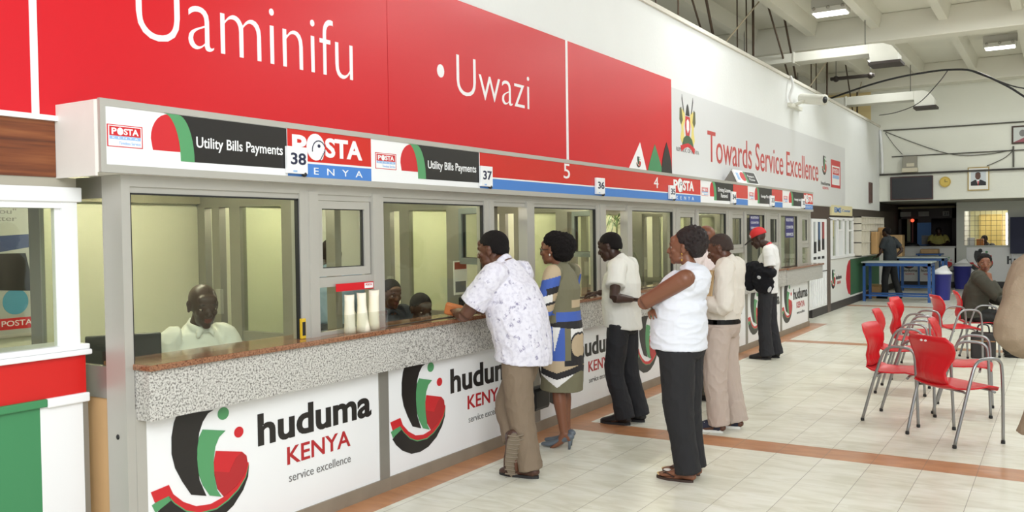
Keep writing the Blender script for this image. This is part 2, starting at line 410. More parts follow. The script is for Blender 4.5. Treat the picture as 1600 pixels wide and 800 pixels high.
# ------------------------------------------------------------ counter units
PANX = [(2.70, 4.42), (4.515, 6.40), (6.50, 8.35), (8.45, 10.33), (10.43, 12.24), (12.34, 14.02), (14.12, 15.8)]
def emblem(bm, pl, u, v, s, d, sx=1., cols=(0, 1, 2, 3, 4)):
    """the counter emblem: leaves, dots and ribbons, in metres from the lower left corner of a counter panel, scaled by s"""
    K, G, R, D, Wh = cols
    def P(pts): return [(u+x*s*sx, v+y*s) for x, y in pts]
    h = .003*min(1, s+.2); e = h/6
    poly(bm, pl, P([(.167,.791),(.392,.778),(.357,.767),(.323,.729),(.299,.678),(.283,.595),(.284,.508),(.295,.431),(.335,.34),(.242,.37),(.19,.45),(.15,.527),(.131,.603),(.133,.687),(.149,.756)]), d, d+h, K)
    poly(bm, pl, P([(.322,.689),(.467,.655),(.424,.628),(.398,.583),(.385,.51),(.388,.433),(.404,.353),(.431,.311),(.357,.336),(.314,.401),(.289,.469),(.282,.545),(.286,.606),(.298,.653)]), d, d+h+e, G)
    disc(bm, pl, u+.456*s*sx, v+.748*s, .036*s*sx, .033*s, d, d+h, G)
    disc(bm, pl, u+.557*s*sx, v+.629*s, .031*s*sx, .029*s, d, d+h, R)
    poly(bm, pl, P([(.402,.56),(.575,.519),(.606,.49),(.613,.44),(.588,.392),(.53,.343),(.446,.308),(.407,.359),(.391,.432),(.386,.497)]), d, d+h, R)
    poly(bm, pl, P([(.385,.457),(.485,.427),(.532,.496),(.575,.518),(.606,.49),(.613,.44),(.588,.392),(.53,.343),(.446,.308),(.407,.359),(.391,.432)]), d, d+h+e, D)
    up = [(.11,.453),(.134,.401),(.193,.346),(.271,.303),(.361,.29),(.445,.305),(.531,.342),(.59,.394),(.617,.453)]
    lo = [(.008,.442),(.029,.386),(.108,.399),(.141,.356),(.209,.299),(.288,.266),(.397,.26),(.473,.285),(.54,.323),(.594,.376),(.619,.441)]
    gl = [(.012,.377),(.031,.341),(.116,.378),(.141,.349),(.209,.291),(.288,.258),(.397,.252),(.478,.278),(.546,.318),(.598,.372),(.621,.435)]
    kl = [(.027,.326),(.063,.28),(.129,.228),(.224,.186),(.322,.179),(.414,.195),(.509,.243),(.578,.31),(.613,.373),(.621,.43)]
    poly(bm, pl, P([(.027,.326)]+gl[2:]+kl[::-1][:-1]), d, d+h, K)
    poly(bm, pl, P([(.012,.377),(.108,.402)]+gl[2:]+[]) if False else P([(.012,.377),(.112,.41),(.118,.372),(.031,.335)]), d, d+h+e, G)
    poly(bm, pl, P(lo[2:]+gl[2:][::-1]), d, d+h+e, G)
    poly(bm, pl, P(up+lo[::-1]), d, d+h+2*e, R)
plP = PX(XP)
for i in range(7):
    y0, y1 = PANX[i]; ya = 2.65 if i == 0 else PANX[i][0]; yb = PANX[i+1][0] if i < 6 else 15.86
    xg = XG if i == 0 else (-3.715 if i < 6 else -3.70)
    lab = ['granite topped counter unit nearest the camera, with its whole emblem panel in view',
           'granite topped counter unit where the man in the printed shirt leans',
           'granite topped counter unit behind the woman in the patterned dress',
           'granite topped counter unit behind the woman with crossed arms',
           'granite topped counter unit behind the man in the beige shirt',
           'granite topped counter unit in front of the man in the red cap',
           'granite topped counter unit at the far end beside the white louvre'][i]
    t = thing('counter_unit', lab, 'counter', (XP, ya, 0), 'counter units in a row')
    bm = B(); box(bm, (XP-.05, y0, .085), (XP, y1, .86)); p = obj('front_panel', bm, VWHITE, t)
    L = y1-y0
    bm = B(); emblem(bm, plP, y0+.01, 0, 1.0, .0005); obj('emblem', bm, [BLACK, GREEN, LRED, DRED, VWHITE], p)
    bm = B(); text(bm, plP, 'huduma', y0+.70, y0+1.645, .52, .70, .0005, .003, 0, .028); obj('lettering', bm, BLACK, p)
    bm = B(); text(bm, plP, 'KENYA', y0+.914, y0+1.444, .37, .472, .0005, .003, 0, .012); obj('lettering', bm, DRED, p)
    bm = B(); text(bm, plP, 'service excellence', y0+.925, y0+1.443, .268, .318, .0005, .003, 0, -.004); obj('lettering', bm, GREYTXT, p)
    bm = B(); box(bm, (XP-.05, y1, 0), (XP+.006, yb if i < 6 else y1+.05, .86)); obj('post', bm, ALU, t)
    if i == 0:
        bm = B(); box(bm, (XP-.05, 2.645, 0), (XP+.004, 2.70, .86)); obj('post', bm, ALU_L, t)
    bm = B(); box(bm, (XP-.05, ya, 0), (XP+.012, yb, .085)); obj('kick_strip', bm, mat('kick_strip', (150, 140, 124), .5, .2, var=.2, vscale=5), t)
    zt = 1.05 if i == 0 else (1.045 if i < 6 else 1.04)
    bm = B(); box(bm, (XP-.04, ya, .81 if i == 0 else .80), (xg, yb if i < 6 else 16.55, zt)); obj('apron', bm, GR_GREY, t)
    bm = B(); box(bm, (-4.02, ya+(.001 if i else -.012), zt), (xg+.025, yb if i < 6 else 16.57, zt+.03), 0, .006); obj('worktop', bm, GR_BROWN, t)

# ------------------------------------------------------------ glazed screen above the counter, one window per bay
ZT = 1.984
for i in range(7):
    a = BAYS[i]; h0, h1 = HATCH[i]; b = BAYS[i+1]
    t = thing('service_window', f'aluminium framed service window with a hatch, under the number {NUM[i]} plate, {ORD[i]}', 'window', (XP, a, 1.07), 'service windows above the counter')
    bm = B()
    m0 = [3.751, 5.69, 7.616, 9.575, 11.452, 13.22, 15.125][i]
    w1 = b
    box(bm, (XP-.06, a-.0, 1.93), (XP, b, ZT)); box(bm, (XP-.05, a+.001, 1.90), (XP-.012, b-.001, 1.93))
    for (p0, p1) in ((m0, m0+.065), (m0+.065, h0), (h1, h1+(b-h1)*.5), (h1+(b-h1)*.5, b)):
        bx = XP if (p0 == m0 or p1 == b) else XP+.012
        box(bm, (XP-.07, p0, 1.07), (bx+.002, p1, 1.945))
    if i == 6: box(bm, (XP-.07, b, 1.07), (XP, b+.04, ZT))
    box(bm, (XP-.04, h0, 1.895), (XP-.01, h1, 1.935))
    obj('frame', bm, ALU_L, t)
    bm = B(); box(bm, (XP-.03, a+(.0), 1.07), (XP-.024, m0, 1.92)); obj('pane', bm, GLASS, t)
    bm = B(); G_ = .009
    for lo, hi in (((a+.002, 1.075), (a+.002+G_, 1.90)), ((m0-G_, 1.075), (m0, 1.90)), ((a+.002, 1.892), (m0, 1.90)), ((a+.002, 1.071), (m0, 1.079))): box(bm, (XP-.034, lo[0], lo[1]), (XP-.008, hi[0], hi[1]))
    obj('gasket', bm, RUBBER, t)
    bm = B(); box(bm, (XP-.05, h0, 1.37), (XP-.01, h1, 1.43)); box(bm, (XP-.05, h0, 1.07), (XP-.01, h1, 1.10)); obj('hatch_rail', bm, ALU_L, t)
    bm = B(); box(bm, (XP-.03, h0, 1.10), (XP-.025, h1, 1.37)); obj('lower_pane', bm, GLASS, t)
    # the casement: shut on hatch 38 and from 35 on, swung in on 37 and 36
    ang = math.radians(62) if i in (1, 2) else 0
    Mx = Matrix.Translation((XP-.03, h0, 0)) @ Matrix.Rotation(ang, 4, 'Z')
    wd = h1-h0-.01
    bm = B()
    for lo, hi in (((-.025, .004, 1.435), (.02, .055, 1.892)), ((-.025, wd-.05, 1.435), (.02, wd, 1.892)), ((-.025, .055, 1.435), (.02, wd-.05, 1.485)), ((-.025, .055, 1.845), (.02, wd-.05, 1.892))):
        box(bm, lo, hi)
    bm.transform(Mx); sash = obj('sash', bm, ALU_L if not ang else mat('sash_blue_grey', (128, 136, 138), .4, .4), t)
    bm = B()
    for lo, hi in (((.052, 1.482), (.060, 1.848)), ((wd-.058, 1.482), (wd-.05, 1.848)), ((.052, 1.482), (wd-.05, 1.490)), ((.052, 1.840), (wd-.05, 1.848))): box(bm, (-.012, lo[0], lo[1]), (.008, hi[0], hi[1]))
    bm.transform(Mx); obj('sash_gasket', bm, RUBBER, sash)
    bm = B(); box(bm, (-.004, .055, 1.485), (.002, wd-.05, 1.845)); bm.transform(Mx); obj('sash_pane', bm, GLASS, sash)
    if ang:
        bm = B(); tube(bm, [(XP-.03-.2*math.sin(ang), h0+.2, 1.60), (XP-.22, h0+.28, 1.56)], .007, 8); obj('stay', bm, BLACKP, sash)
# end post and the door panel closing the left end of the booths
t = thing('end_partition', 'aluminium end partition with glass above a pale veneer panel at the left end of the counter', 'partition', (XP, 2.62, 0))
bm = B(); box(bm, (XP-.15, 2.598, 0), (XP, 2.645, ZT)); obj('post', bm, ALU_L, t)
bm = B(); box(bm, (-4.6, 2.615, 1.88), (XP-.15, 2.64, ZT)); box(bm, (-4.6, 2.61, .93), (XP-.15, 2.645, 1.06)); box(bm, (-4.6, 2.61, .905), (XP-.15, 2.64, .93)); box(bm, (-4.6, 2.615, 0), (-4.5, 2.64, 1.9)); obj('rails', bm, ALU, t)
bm = B(); box(bm, (-4.5, 2.622, 1.06), (XP-.15, 2.63, 1.88)); obj('pane', bm, GLASS, t)
bm = B(); box(bm, (-4.5, 2.62, .02), (XP-.15, 2.635, .905)); obj('veneer_panel', bm, PLY, t)
bm = B(); ell(bm, (XP-.07, 2.597, .73), (.011, .006, .013)); obj('lock', bm, RUBBER, t)

# ------------------------------------------------------------ next counter on the left, flush with the sign wall
t = thing('left_counter', 'white framed counter window over a red, green and white front at the left edge', 'counter', (XW, 1.5, 0))
bm = B(); box(bm, (XW-.04, 2.333, 0), (XW, 2.545, .93)); obj('white_panel', bm, VWHITE, t)
bm = B(); box(bm, (XW-.04, -1.5, 0), (XW, 2.333, .905)); obj('green_panel', bm, DGREEN, t)
bm = B(); box(bm, (XW-.04, -1.5, .938), (XW+.004, 2.563, 1.12)); obj('red_panel', bm, mat('panel_red', (206, 26, 22), .35), t)
bm = B(); box(bm, (XW-.02, 2.36, .893), (XW+.022, 2.572, .938), 0, .006); box(bm, (XW-.02, -1.5, .90), (XW+.022, 2.36, .938), 1, .006); obj('rail', bm, [VWHITE, DGREEN], t)
bm = B(); box(bm, (XW-.06, 2.545, 0), (XW+.002, 2.572, .9)); obj('edge_strip', bm, ALU, t)
bm = B(); box(bm, (XW-.2, -1.5, 1.122), (XW+.03, 2.585, 1.148), 0, .006); box(bm, (XW-.2, -1.5, 1.148), (XW+.02, 2.58, 1.175), 0, .006); obj('sill', bm, VWHITE, t)
bm = B(); box(bm, (XW-.06, 2.465, 1.17), (XW+.003, 2.54, 1.86)); box(bm, (XW-.05, 2.44, 1.17), (XW-.02, 2.465, 1.85)); box(bm, (XW-.06, -1.5, 1.83), (XW, 2.54, 1.865)); box(bm, (XW-.06, -1.5, 1.86), (XW+.015, 2.56, 1.93), 0, .005); box(bm, (XW-.06, -1.5, 1.93), (XW+.0, 2.54, 1.975), 1)
box(bm, (XW-.06, 1.55, 1.17), (XW, 1.62, 1.9)); obj('window_frame', bm, [VWHITE, mat('grey_shadow', (168, 162, 146), .5)], t)  # the grey strip above the white header is shade put in as colour
bm = B(); box(bm, (XW-.03, -1.5, 1.175), (XW-.024, 2.44, 1.83)); obj('pane', bm, GLASS, t)
bm = B(); box(bm, (XW-.12, -3, 1.975), (XW+.006, 2.438, 2.238)); obj('trim_24', bm, WOOD, kind='structure')
# post and poster inside that booth
t = thing('booth_mullion', 'grey aluminium door post seen through the window at the left edge', 'post', (-4.8, 2.3, 0))
bm = B(); box(bm, (-4.85, 2.30, 0), (-4.75, 2.40, 2.14)); obj('post', bm, ALU, t)
bm = B(); box(bm, (-4.85, 2.42, 0), (-4.79, 2.44, 2.14)); obj('door_edge', bm, ALU_L, t)
# ------------------------------------------------------------ sign fascia over the counter
t = thing('sign_fascia', 'long aluminium edged sign box running over the counter windows', 'sign box', (XF, 2.45, 1.99))
bm = B(); box(bm, (XW, 2.452, 1.985), (XF-.001, 15.93, 2.318)); obj('body', bm, CREAM, t)
bm = B(); box(bm, (XF-.01, 2.452, 2.29), (XF+.008, 15.93, 2.322)); box(bm, (XF-.01, 2.452, 1.985), (XF+.008, 15.93, 2.022)); box(bm, (XF-.008, 2.4505, 1.986), (XF+.010, 2.478, 2.321)); obj('edging', bm, ALU_L, t)
bm = B(); box(bm, (XW, 2.44, 1.97), (XF-.02, 2.452, 2.315)); poly(bm, PX(XW+.001), [(2.40, 2.27), (2.46, 2.27), (2.46, 2.33), (2.43, 2.322), (2.415, 2.36)], 0, .006); obj('end_plate', bm, CREAM, t)
plF = PX(XF)
def posta_mini(y0, y1, z0, z1, parent, plane=plF, d=.002):
    bm = B(); w_, h_ = y1-y0, z1-z0
    rect(bm, plane, y0, y1, z0, z1, d, d+.001, 0); rect(bm, plane, y0+.03*w_, y1-.03*w_, z0+.04*h_, z1-.04*h_, d+.0005, d+.0015, 1)
    rect(bm, plane, y0+.06*w_, y1-.06*w_, z0+.5*h_, z1-.08*h_, d+.001, d+.002, 0)
    rect(bm, plane, y0+.06*w_, y1-.06*w_, z0+.34*h_, z0+.49*h_, d+.001, d+.002, 2)
    for s_, a, b_ in (('P', .12, .26), ('STA', .46, .88)): text(bm, plane, s_, y0+a*w_, y0+b_*w_, z0+.56*h_, z0+.85*h_, d+.0015, d+.003, 1, .03)
    disc(bm, plane, y0+.36*w_, z0+.705*h_, .085*w_, .17*h_, d+.0015, d+.003, 1)
    text(bm, plane, 'KENYA', y0+.14*w_, y0+.86*w_, z0+.38*h_, z0+.455*h_, d+.0015, d+.003, 1, .0, 1.9)
    text(bm, plane, 'Timeless Service', y0+.32*w_, y0+.93*w_, z0+.12*h_, z0+.26*h_, d+.0015, d+.003, 2)
    obj('post_logo', bm, [LRED, VWHITE, LBLUE], parent)
def white_sign(y0, y1, words, label, ylogo, yh, ybk, txt, z=(2.022, 2.29)):
    """white sign panel: post logo, red half oval, green arc, dark block with lettering"""
    bm = B(); box(bm, (XF, y0, z[0]), (XF+.002, y1, z[1])); s = obj('service_sign', bm, VWHITE); tag(s, label, 'sign', 'white service signs on the fascia')
    posta_mini(*ylogo, 2.105, 2.208, s)
    bm = B()
    (a, b_), (c, e), k_ = yh, ybk, ybk[0]
    wd = b_-a
    # red half oval, rounded on its left
    pts = [(b_, 2.105)]+[(a+wd*.62+wd*.38*math.cos(q)*(1 if q < math.pi/2 else 0) + (-(wd*.62))*(-math.cos(q))*(1 if q >= math.pi/2 else 0), 2.16+.125*math.sin(q)) for q in [math.pi*j/14 for j in range(0, 15)]]+[(a+.02*wd*3, 2.105)]
    poly(bm, plF, pts, .001, .003, 0)
    g = (c-b_)
    arc = lambda y_, n_: [(y_-(wd*.55)*(1-math.cos(q)), 2.06+.228*math.sin(q)) for q in [math.pi/2*j/n_ for j in range(n_+1)]]
    A_ = arc(b_, 10); B_ = arc(c, 10)
    poly(bm, plF, A_+B_[::-1], .002, .004, 1)
    poly(bm, plF, B_+[(e, 2.288), (e, 2.062), (c, 2.06)], .001, .003, 2)
    obj('emblem', bm, [LRED, GREEN, BLACK], s)
    bm = B(); text(bm, plF, words, *txt, .0025, .004, 0, .012); obj('lettering', bm, VWHITE, s)
    return s
def redblue(y0, y1, label, parts=()):
    bm = B(); box(bm, (XF, y0, 2.022), (XF+.002, y1, 2.29), 0)
    rect(bm, plF, y0, y1, 2.112, 2.29, .0022, .0035, 1); rect(bm, plF, y0, y1, 2.022, 2.10, .0022, .0035, 2)
    s = obj('counter_sign', bm, [VWHITE, RED2, BLUE]); tag(s, label, 'sign', 'red and blue signs on the fascia')
    return s
def posta_big(s, y0, y1, k0, k1):
    """POSTA with a bird in the O, KENYA below"""
    w_ = y1-y0; bm = B()
    text(bm, plF, 'P', y0, y0+.19*w_, 2.145, 2.26, .0035, .0055, 0, .035)
    obj('lettering', bm, VWHITE, s); bm = B()
    text(bm, plF, 'STA', y0+.45*w_, y1, 2.145, 2.262, .0035, .0055, 0, .035)
    obj('lettering', bm, VWHITE, s)
    bm = B(); disc(bm, plF, y0+.315*w_, 2.20, .125*w_, .078, .0035, .0055, 0)
    cx, cz, rx, rz = y0+.315*w_, 2.20, .125*w_, .078
    for j in range(10):
        q0, q1 = math.pi*(.15+.09*j), math.pi*(.15+.09*(j+1))
        P = lambda q, r: (cx+.35*rx+r*rx*math.cos(q), cz-.25*rz+r*rz*math.sin(q))
        poly(bm, plF, [P(q0, .78), P(q0, .70), P(q1, .70), P(q1, .78)], .0052, .007, 1)
    disc(bm, plF, cx+.35*rx, cz+.1*rz, .16*rx, .13*rz, .0052, .007, 1)
    poly(bm, plF, [(cx+.45*rx, cz-.25*rz), (cx+1.0*rx, cz-.2*rz), (cx+.75*rx, cz-.85*rz), (cx+.5*rx, cz-1.0*rz), (cx+.35*rx, cz-.7*rz)], .0052, .007, 0)
    for q in range(6):
        aa = (cx+(1.0-.1*q)*rx, cz-(.2+.14*q)*rz); rect(bm, plF, aa[0]-.04*rx, aa[0]+.04*rx, aa[1]-.09*rz, aa[1]+.09*rz, .0055, .0075, 1)
    obj('bird_emblem', bm, [VWHITE, NAVY], s)
    bm = B(); text(bm, plF, 'KENYA', k0, k1, 2.040, 2.080, .0035, .0055, 0, .0, 2.3); obj('lettering', bm, VWHITE, s)
white_sign(2.478, 3.60, 'Utility Bills Payments', 'white sign reading Utility Bills Payments nearest the left end of the fascia', (2.488, 2.673), (2.718, 2.886), (2.967, 3.595), (2.98, 3.563, 2.118, 2.19))
s = redblue(3.60, 4.31, 'red and blue sign reading POSTA KENYA beside the number 38 plate'); posta_big(s, 3.635, 4.225, 3.68, 4.225)
white_sign(4.31, 5.54, 'Utility Bills Payments', 'white sign reading Utility Bills Payments beside the number 37 plate', (4.35, 4.56), (4.603, 4.79), (4.875, 5.53), (4.87+.03, 5.49, 2.118, 2.19))
s = redblue(5.54, 10.29, 'longest red and blue sign with the numerals 5 and 4 and POSTA KENYA')
bm = B(); text(bm, plF, '5', 6.85, 6.965, 2.155, 2.285, .0035, .0055); obj('numeral', bm, VWHITE, s); bm = B(); text(bm, plF, '4', 8.86, 8.982, 2.145, 2.262, .0035, .0055); obj('numeral', bm, VWHITE, s)
posta_big(s, 9.42, 10.06, 9.5, 10.06)
white_sign(10.29, 11.53, 'Driving License\nRenewal', 'white sign reading Driving License Renewal beside the number 34 plate', (10.33, 10.56), (10.62, 10.78), (10.87, 11.53), (10.93, 11.42, 2.10, 2.225))
redblue(11.53, 12.17, 'plain red and blue sign right of the number 34 plate')
white_sign(12.17, 13.36, 'Foreign Parcels', 'white sign with a dark block beside the number 33 plate', (12.24, 12.44), (12.49, 12.64), (12.72, 13.36), (12.8, 13.3, 2.135, 2.19))
redblue(13.36, 13.95, 'plain red and blue sign right of the number 33 plate')
white_sign(13.95, 15.27, 'Foreign Letters', 'white sign with a dark block at the far end of the fascia', (14.02, 14.25), (14.32, 14.5), (14.6, 15.27), (14.68, 15.15, 2.135, 2.19))
s = redblue(15.27, 15.91, 'smallest red and blue sign reading POSTA at the far end of the fascia'); posta_big(s, 15.3, 15.88, 15.4, 15.85)
PLATES = [(3.575, 3.73), (5.52, 5.675), (7.445, 7.62), (9.25, 9.42), (11.40, 11.58), (13.22, 13.42), (15.08, 15.27)]
for i, (a, b_) in enumerate(PLATES):
    z0, z1 = 2.036, 2.188
    t = thing('number_plate', f'small white plate with the number {NUM[i]} fixed to the fascia', 'number plate', (XF, (a+b_)/2, z0), 'number plates along the fascia')
    bm = B(); box(bm, (XF+.006, a, z0), (XF+.03, b_, z1), 0, .003); obj('plate', bm, VWHITE, t)
    pf = PX(XF+.03); bm = B(); text(bm, pf, NUM[i], a+.15*(b_-a), b_-.1*(b_-a), z0+.05, z1-.035, .0, .002, 0, .02); rect(bm, pf, a+.04, a+.07, z0+.008, z0+.018, 0, .001, 1); obj('numeral', bm, [NAVY, LBLUE], t)
    bm = B(); ell(bm, (XF+.02, b_-.02, z0-.002), (.016, .014, .014)); obj('clip', bm, BLACKP, t)

# a spare sign leaning against the wall on top of the fascia
t = thing('leaning_sign', 'loose white sign leaning on the wall on top of the fascia', 'sign', (-3.85, 12.2, 2.32))
pl = Plane((-3.80, 12.05, 2.325), (0, 1, 0), Vector((-.35, -.35, 1)).normalized())
bm = B(); rect(bm, pl, 0, 1.0, 0, .215, -.02, 0, 0); obj('panel', bm, VWHITE, t)
bm = B(); disc(bm, pl, .33, .12, .12, .07, 0, .002, 0); rect(bm, pl, .42, .50, .03, .205, .0, .003, 1); rect(bm, pl, .48, .96, .03, .205, 0, .002, 2); obj('emblem', bm, [LRED, GREEN, BLACK], t)
bm = B(); text(bm, pl, 'Passport\nPhotos', .56, .88, .07, .16, .002, .004); rect(bm, pl, .05, .16, .06, .17, 0, .001, 1); obj('lettering', bm, [VWHITE, LBLUE], t)
bm = B(); poly(bm, PY(12.05), [(-4.04, 2.325), (-3.82, 2.325), (-3.90, 2.53)], 0, -.01); obj('side_flap', bm, mat('sign_back', (120, 116, 108), .6), t)

# ------------------------------------------------------------ wall boards above the fascia
plW = PX(XW)
def wall_board(y0, y1, label, z0=2.258, z1=3.512, m=RED, name='wall_board'):
    bm = B(); box(bm, (XW+.001, y0, z0), (XW+.012, y1, z1)); o = obj(name, bm, m); return tag(o, label, 'wall panel', 'red panels on the sign wall' if m is RED else None)
wall_board(-3, 2.325, 'red wall panel at the far left edge, left of the white strip')
p = wall_board(2.36, 4.875, 'red wall panel lettered Uaminifu in white')
pf = PX(XW+.012); bm = B()
text(bm, pf, 'Uaminifu', 2.882, 4.512, 2.712, 3.075, 0, .003, 0, -.014); disc(bm, pf, 2.70, 2.94, .045, .055, 0, .003); obj('lettering', bm, VWHITE, p)
p = wall_board(4.88, 7.505, 'red wall panel lettered Uwazi in white')
bm = B(); text(bm, pf, 'Uwazi', 5.71, 6.82, 2.775, 3.085, 0, .003, 0, -.014); disc(bm, pf, 5.50, 2.925, .045, .05, 0, .003); obj('lettering', bm, VWHITE, p)
p = wall_board(7.545, 10.19, 'plain red wall panel with three small peaks in its lower right corner')
bm = B()
def peak(y0, y1, yt, zt, m, bl):
    z0 = 2.30; L_ = [(y0+(yt-y0)*s**bl, z0+(zt-z0)*s) for s in [j/8 for j in range(9)]]; R_ = [(y1-(y1-yt)*s**bl, z0+(zt-z0)*s) for s in [j/8 for j in range(9)]]
    poly(bm, pf, L_+R_[::-1][1:], 0, .002+.001*m, m)
peak(8.86, 9.46, 9.24, 2.68, 0, 1.0); peak(9.42, 9.93, 9.66, 2.69, 1, 1.25); peak(9.85, 10.188, 10.02, 2.74, 2, 2.2)
emblem(bm, pf, 9.13, 2.36, .20, .003, 1.0, (2, 1, 3, 3, 0)); text(bm, pf, 'huduma', 9.08, 9.28, 2.335, 2.36, .003, .004, 2, .02)
obj('emblem', bm, [VWHITE, DGREEN, BLACK, LRED], p)
for y0, y1, l in ((2.325, 2.36, 'white vertical strip between the two red panels at the left edge'), (7.505, 7.545, 'white vertical strip right of the Uwazi panel')):
    bm = B(); box(bm, (XW, y0, 2.255), (XW+.016, y1, 3.512)); tag(obj('panel_strip', bm, VWHITE), l, 'strip')
bm = B(); box(bm, (XW, -3, 2.238), (XW+.03, 2.46, 2.262)); tag(obj('panel_ledge', bm, VWHITE), 'white ledge strip under the red panels left of the fascia', 'strip')
# the long pale banner
p = wall_board(10.195, 20.2, 'pale grey wall banner lettered Towards Service Excellence', 2.14, 3.42, mat('banner_grey', (214, 214, 214), .4))
bm = B(); text(bm, pf, 'Towards Service Excellence', 11.46, 17.72, 2.60, 3.02, 0, .003, 0, .0); obj('lettering', bm, mat('banner_red', (190, 66, 62), .4), p)
# coat of arms: shield, two lions, spears, mound and scroll
bm = B(); cy, cz = 10.73, 2.96
YEL, ARM = 0, 1
def pp(pts, d, m): poly(bm, pf, [(cy+x, cz+y) for x, y in pts], 0, d, m)
for s in (-1, 1):
    pp([(s*.10, .20), (s*.19, .24), (s*.24, .12), (s*.21, -.02), (s*.25, -.13), (s*.20, -.19), (s*.12, -.12), (s*.15, .02), (s*.09, .1)], .002, 0)
    pp([(s*.17, .1), (s*.22, .26), (s*.27, .24), (s*.28, .10), (s*.23, .04)], .003, 2)
    pp([(s*.12, .20), (s*.19, .42), (s*.20, .36), (s*.145, .2)], .002, 5)
pp([(-.075, .16), (-.09, .04), (-.06, -.08), (0, -.14), (.06, -.08), (.09, .04), (.075, .16)], .003, 1)
pp([(-.045, .10), (0, .13), (.045, .10), (.045, 0), (0, -.05), (-.045, 0)], .004, 4)
pp([(-.07, .17), (-.03, .29), (0, .32), (.03, .29), (.07, .17)], .003, 5)
pp([(-.21, -.24), (-.15, -.12), (-.05, -.08), (.05, -.08), (.15, -.12), (.22, -.24), (.1, -.2), (0, -.19), (-.1, -.2)], .0035, 3)
pp([(-.25, -.22), (-.22, -.29), (-.1, -.24), (0, -.22), (.1, -.24), (.22, -.30), (.25, -.23), (.1, -.19), (0, -.175), (-.1, -.19)], .0045, 1)
obj('coat_of_arms', bm, [mat('arms_yellow', (226, 208, 120), .5), LRED, mat('arms_olive', (96, 96, 60), .5), mat('arms_green', (70, 96, 66), .5), VWHITE, BLACK], p)
bm = B(); text(bm, pf, 'REPUBLIC OF KENYA', 10.34, 11.13, 2.665, 2.715, 0, .002, 0, .005); obj('lettering', bm, GREYTXT, p)
bm = B(); emblem(bm, pf, 18.05, 2.64, .62, 0, 1.0, (0, 1, 2, 2, 0)); text(bm, pf, 'huduma', 17.95, 18.75, 2.55, 2.62, 0, .002, 0, .02); text(bm, pf, 'KENYA', 18.1, 18.6, 2.47, 2.52, 0, .002, 2, .01); obj('emblem', bm, [BLACK, GREEN, LRED], p)
bm = B(); rect(bm, pf, 18.83, 19.72, 2.53, 3.10, 0, .002, 0); rect(bm, pf, 18.92, 19.63, 2.59, 2.98, .002, .003, 1); rect(bm, pf, 18.97, 19.58, 2.80, 2.95, .003, .004, 0); rect(bm, pf, 18.97, 19.58, 2.72, 2.79, .003, .004, 2); text(bm, pf, 'POSTA', 19.03, 19.52, 2.83, 2.92, .004, .005, 1, .02); obj('post_logo', bm, [LRED, VWHITE, LBLUE], p)
# ------------------------------------------------------------ things on the counter
for i, (y, h, w0, w1, lean, lab) in enumerate(((4.105, .235, .030, .036, .0, 'shorter cream paper roll, left one of the three in front of hatch 38'), (4.215, .24, .028, .044, .012, 'cream paper roll flaring at its foot, middle of three at hatch 38'), (4.335, .25, .032, .036, -.004, 'tallest cream paper roll, right one of the three in front of hatch 38'))):
    bm = B(); n = 20; rings = []
    for j in range(7):
        q = j/6; r = w1+(w0-w1)*min(1, q*1.6); z = 1.081+h*q
        rings.append([bm.verts.new((-3.735+lean*(1-q)+r*(1+.04*math.sin(3*a+j))*math.cos(a), y+r*(1+.05*math.sin(2*a+2*j))*math.sin(a), z+(.002*math.sin(2*a) if j == 6 else 0))) for a in [2*math.pi*k/n for k in range(n)]])
    for j in range(6):
        for k in range(n): bm.faces.new((rings[j][k], rings[j][(k+1) % n], rings[j+1][(k+1) % n], rings[j+1][k]))
    inn = [bm.verts.new(Vector((-3.735, y, v.co.z-.003))+(v.co-Vector((-3.735, y, v.co.z)))*.6) for v in rings[-1]]; low = [bm.verts.new(v.co-Vector((0, 0, .08))) for v in inn]
    for k in range(n):
        bm.faces.new((rings[6][k], rings[6][(k+1) % n], inn[(k+1) % n], inn[k])); bm.faces.new((inn[k], inn[(k+1) % n], low[(k+1) % n], low[k]))
    bm.faces.new(low); bm.faces.new(list(reversed(rings[0])))
    t = obj('paper_roll', bm, mat('cream_paper', (242, 234, 214), .75, bump=.2, bscale=60), smooth=True); tag(t, lab, 'paper roll', 'paper rolls by hatch 38')
pr_ = PX(XP+.001)
t = thing('hatch_sticker', 'red sticker strip under the sash of hatch 38', 'sticker', (XP, 4.22, 1.345))
bm = B(); rect(bm, pr_, 4.04, 4.41, 1.338, 1.385, .0, .003); obj('strip', bm, RED, t)
bm = B(); rect(bm, pr_, 4.30, 4.38, 1.345, 1.378, .003, .004); text(bm, pr_, 'POSTA', 4.31, 4.37, 1.36, 1.373, .004, .005, 1, .02); obj('logo', bm, [VWHITE, LRED], t)
t = thing('leaflet_tray', 'clear tray holding the paper rolls under hatch 38', 'tray', (-3.70, 4.2, 1.08))
ACR = glass_mat('clear_acrylic', (.95, .96, .94), .05, .5)
bm = B(); box(bm, (-3.690, 4.04, 1.081), (-3.687, 4.41, 1.20)); box(bm, (-3.775, 4.036, 1.081), (-3.687, 4.039, 1.20)); obj('front', bm, ACR, t)
bm = B(); box(bm, (-3.80, 3.742, 1.081), (-3.775, 3.775, 1.20), 0, .003); rect(bm, PX(-3.775), 3.745, 3.77, 1.10, 1.18, 0, .001, 1)
t = obj('glue_stick', bm, [mat('glue_yellow', (214, 176, 40), .4), BLACKP]); tag(t, 'yellow packet standing against the mullion left of hatch 38', 'packet')
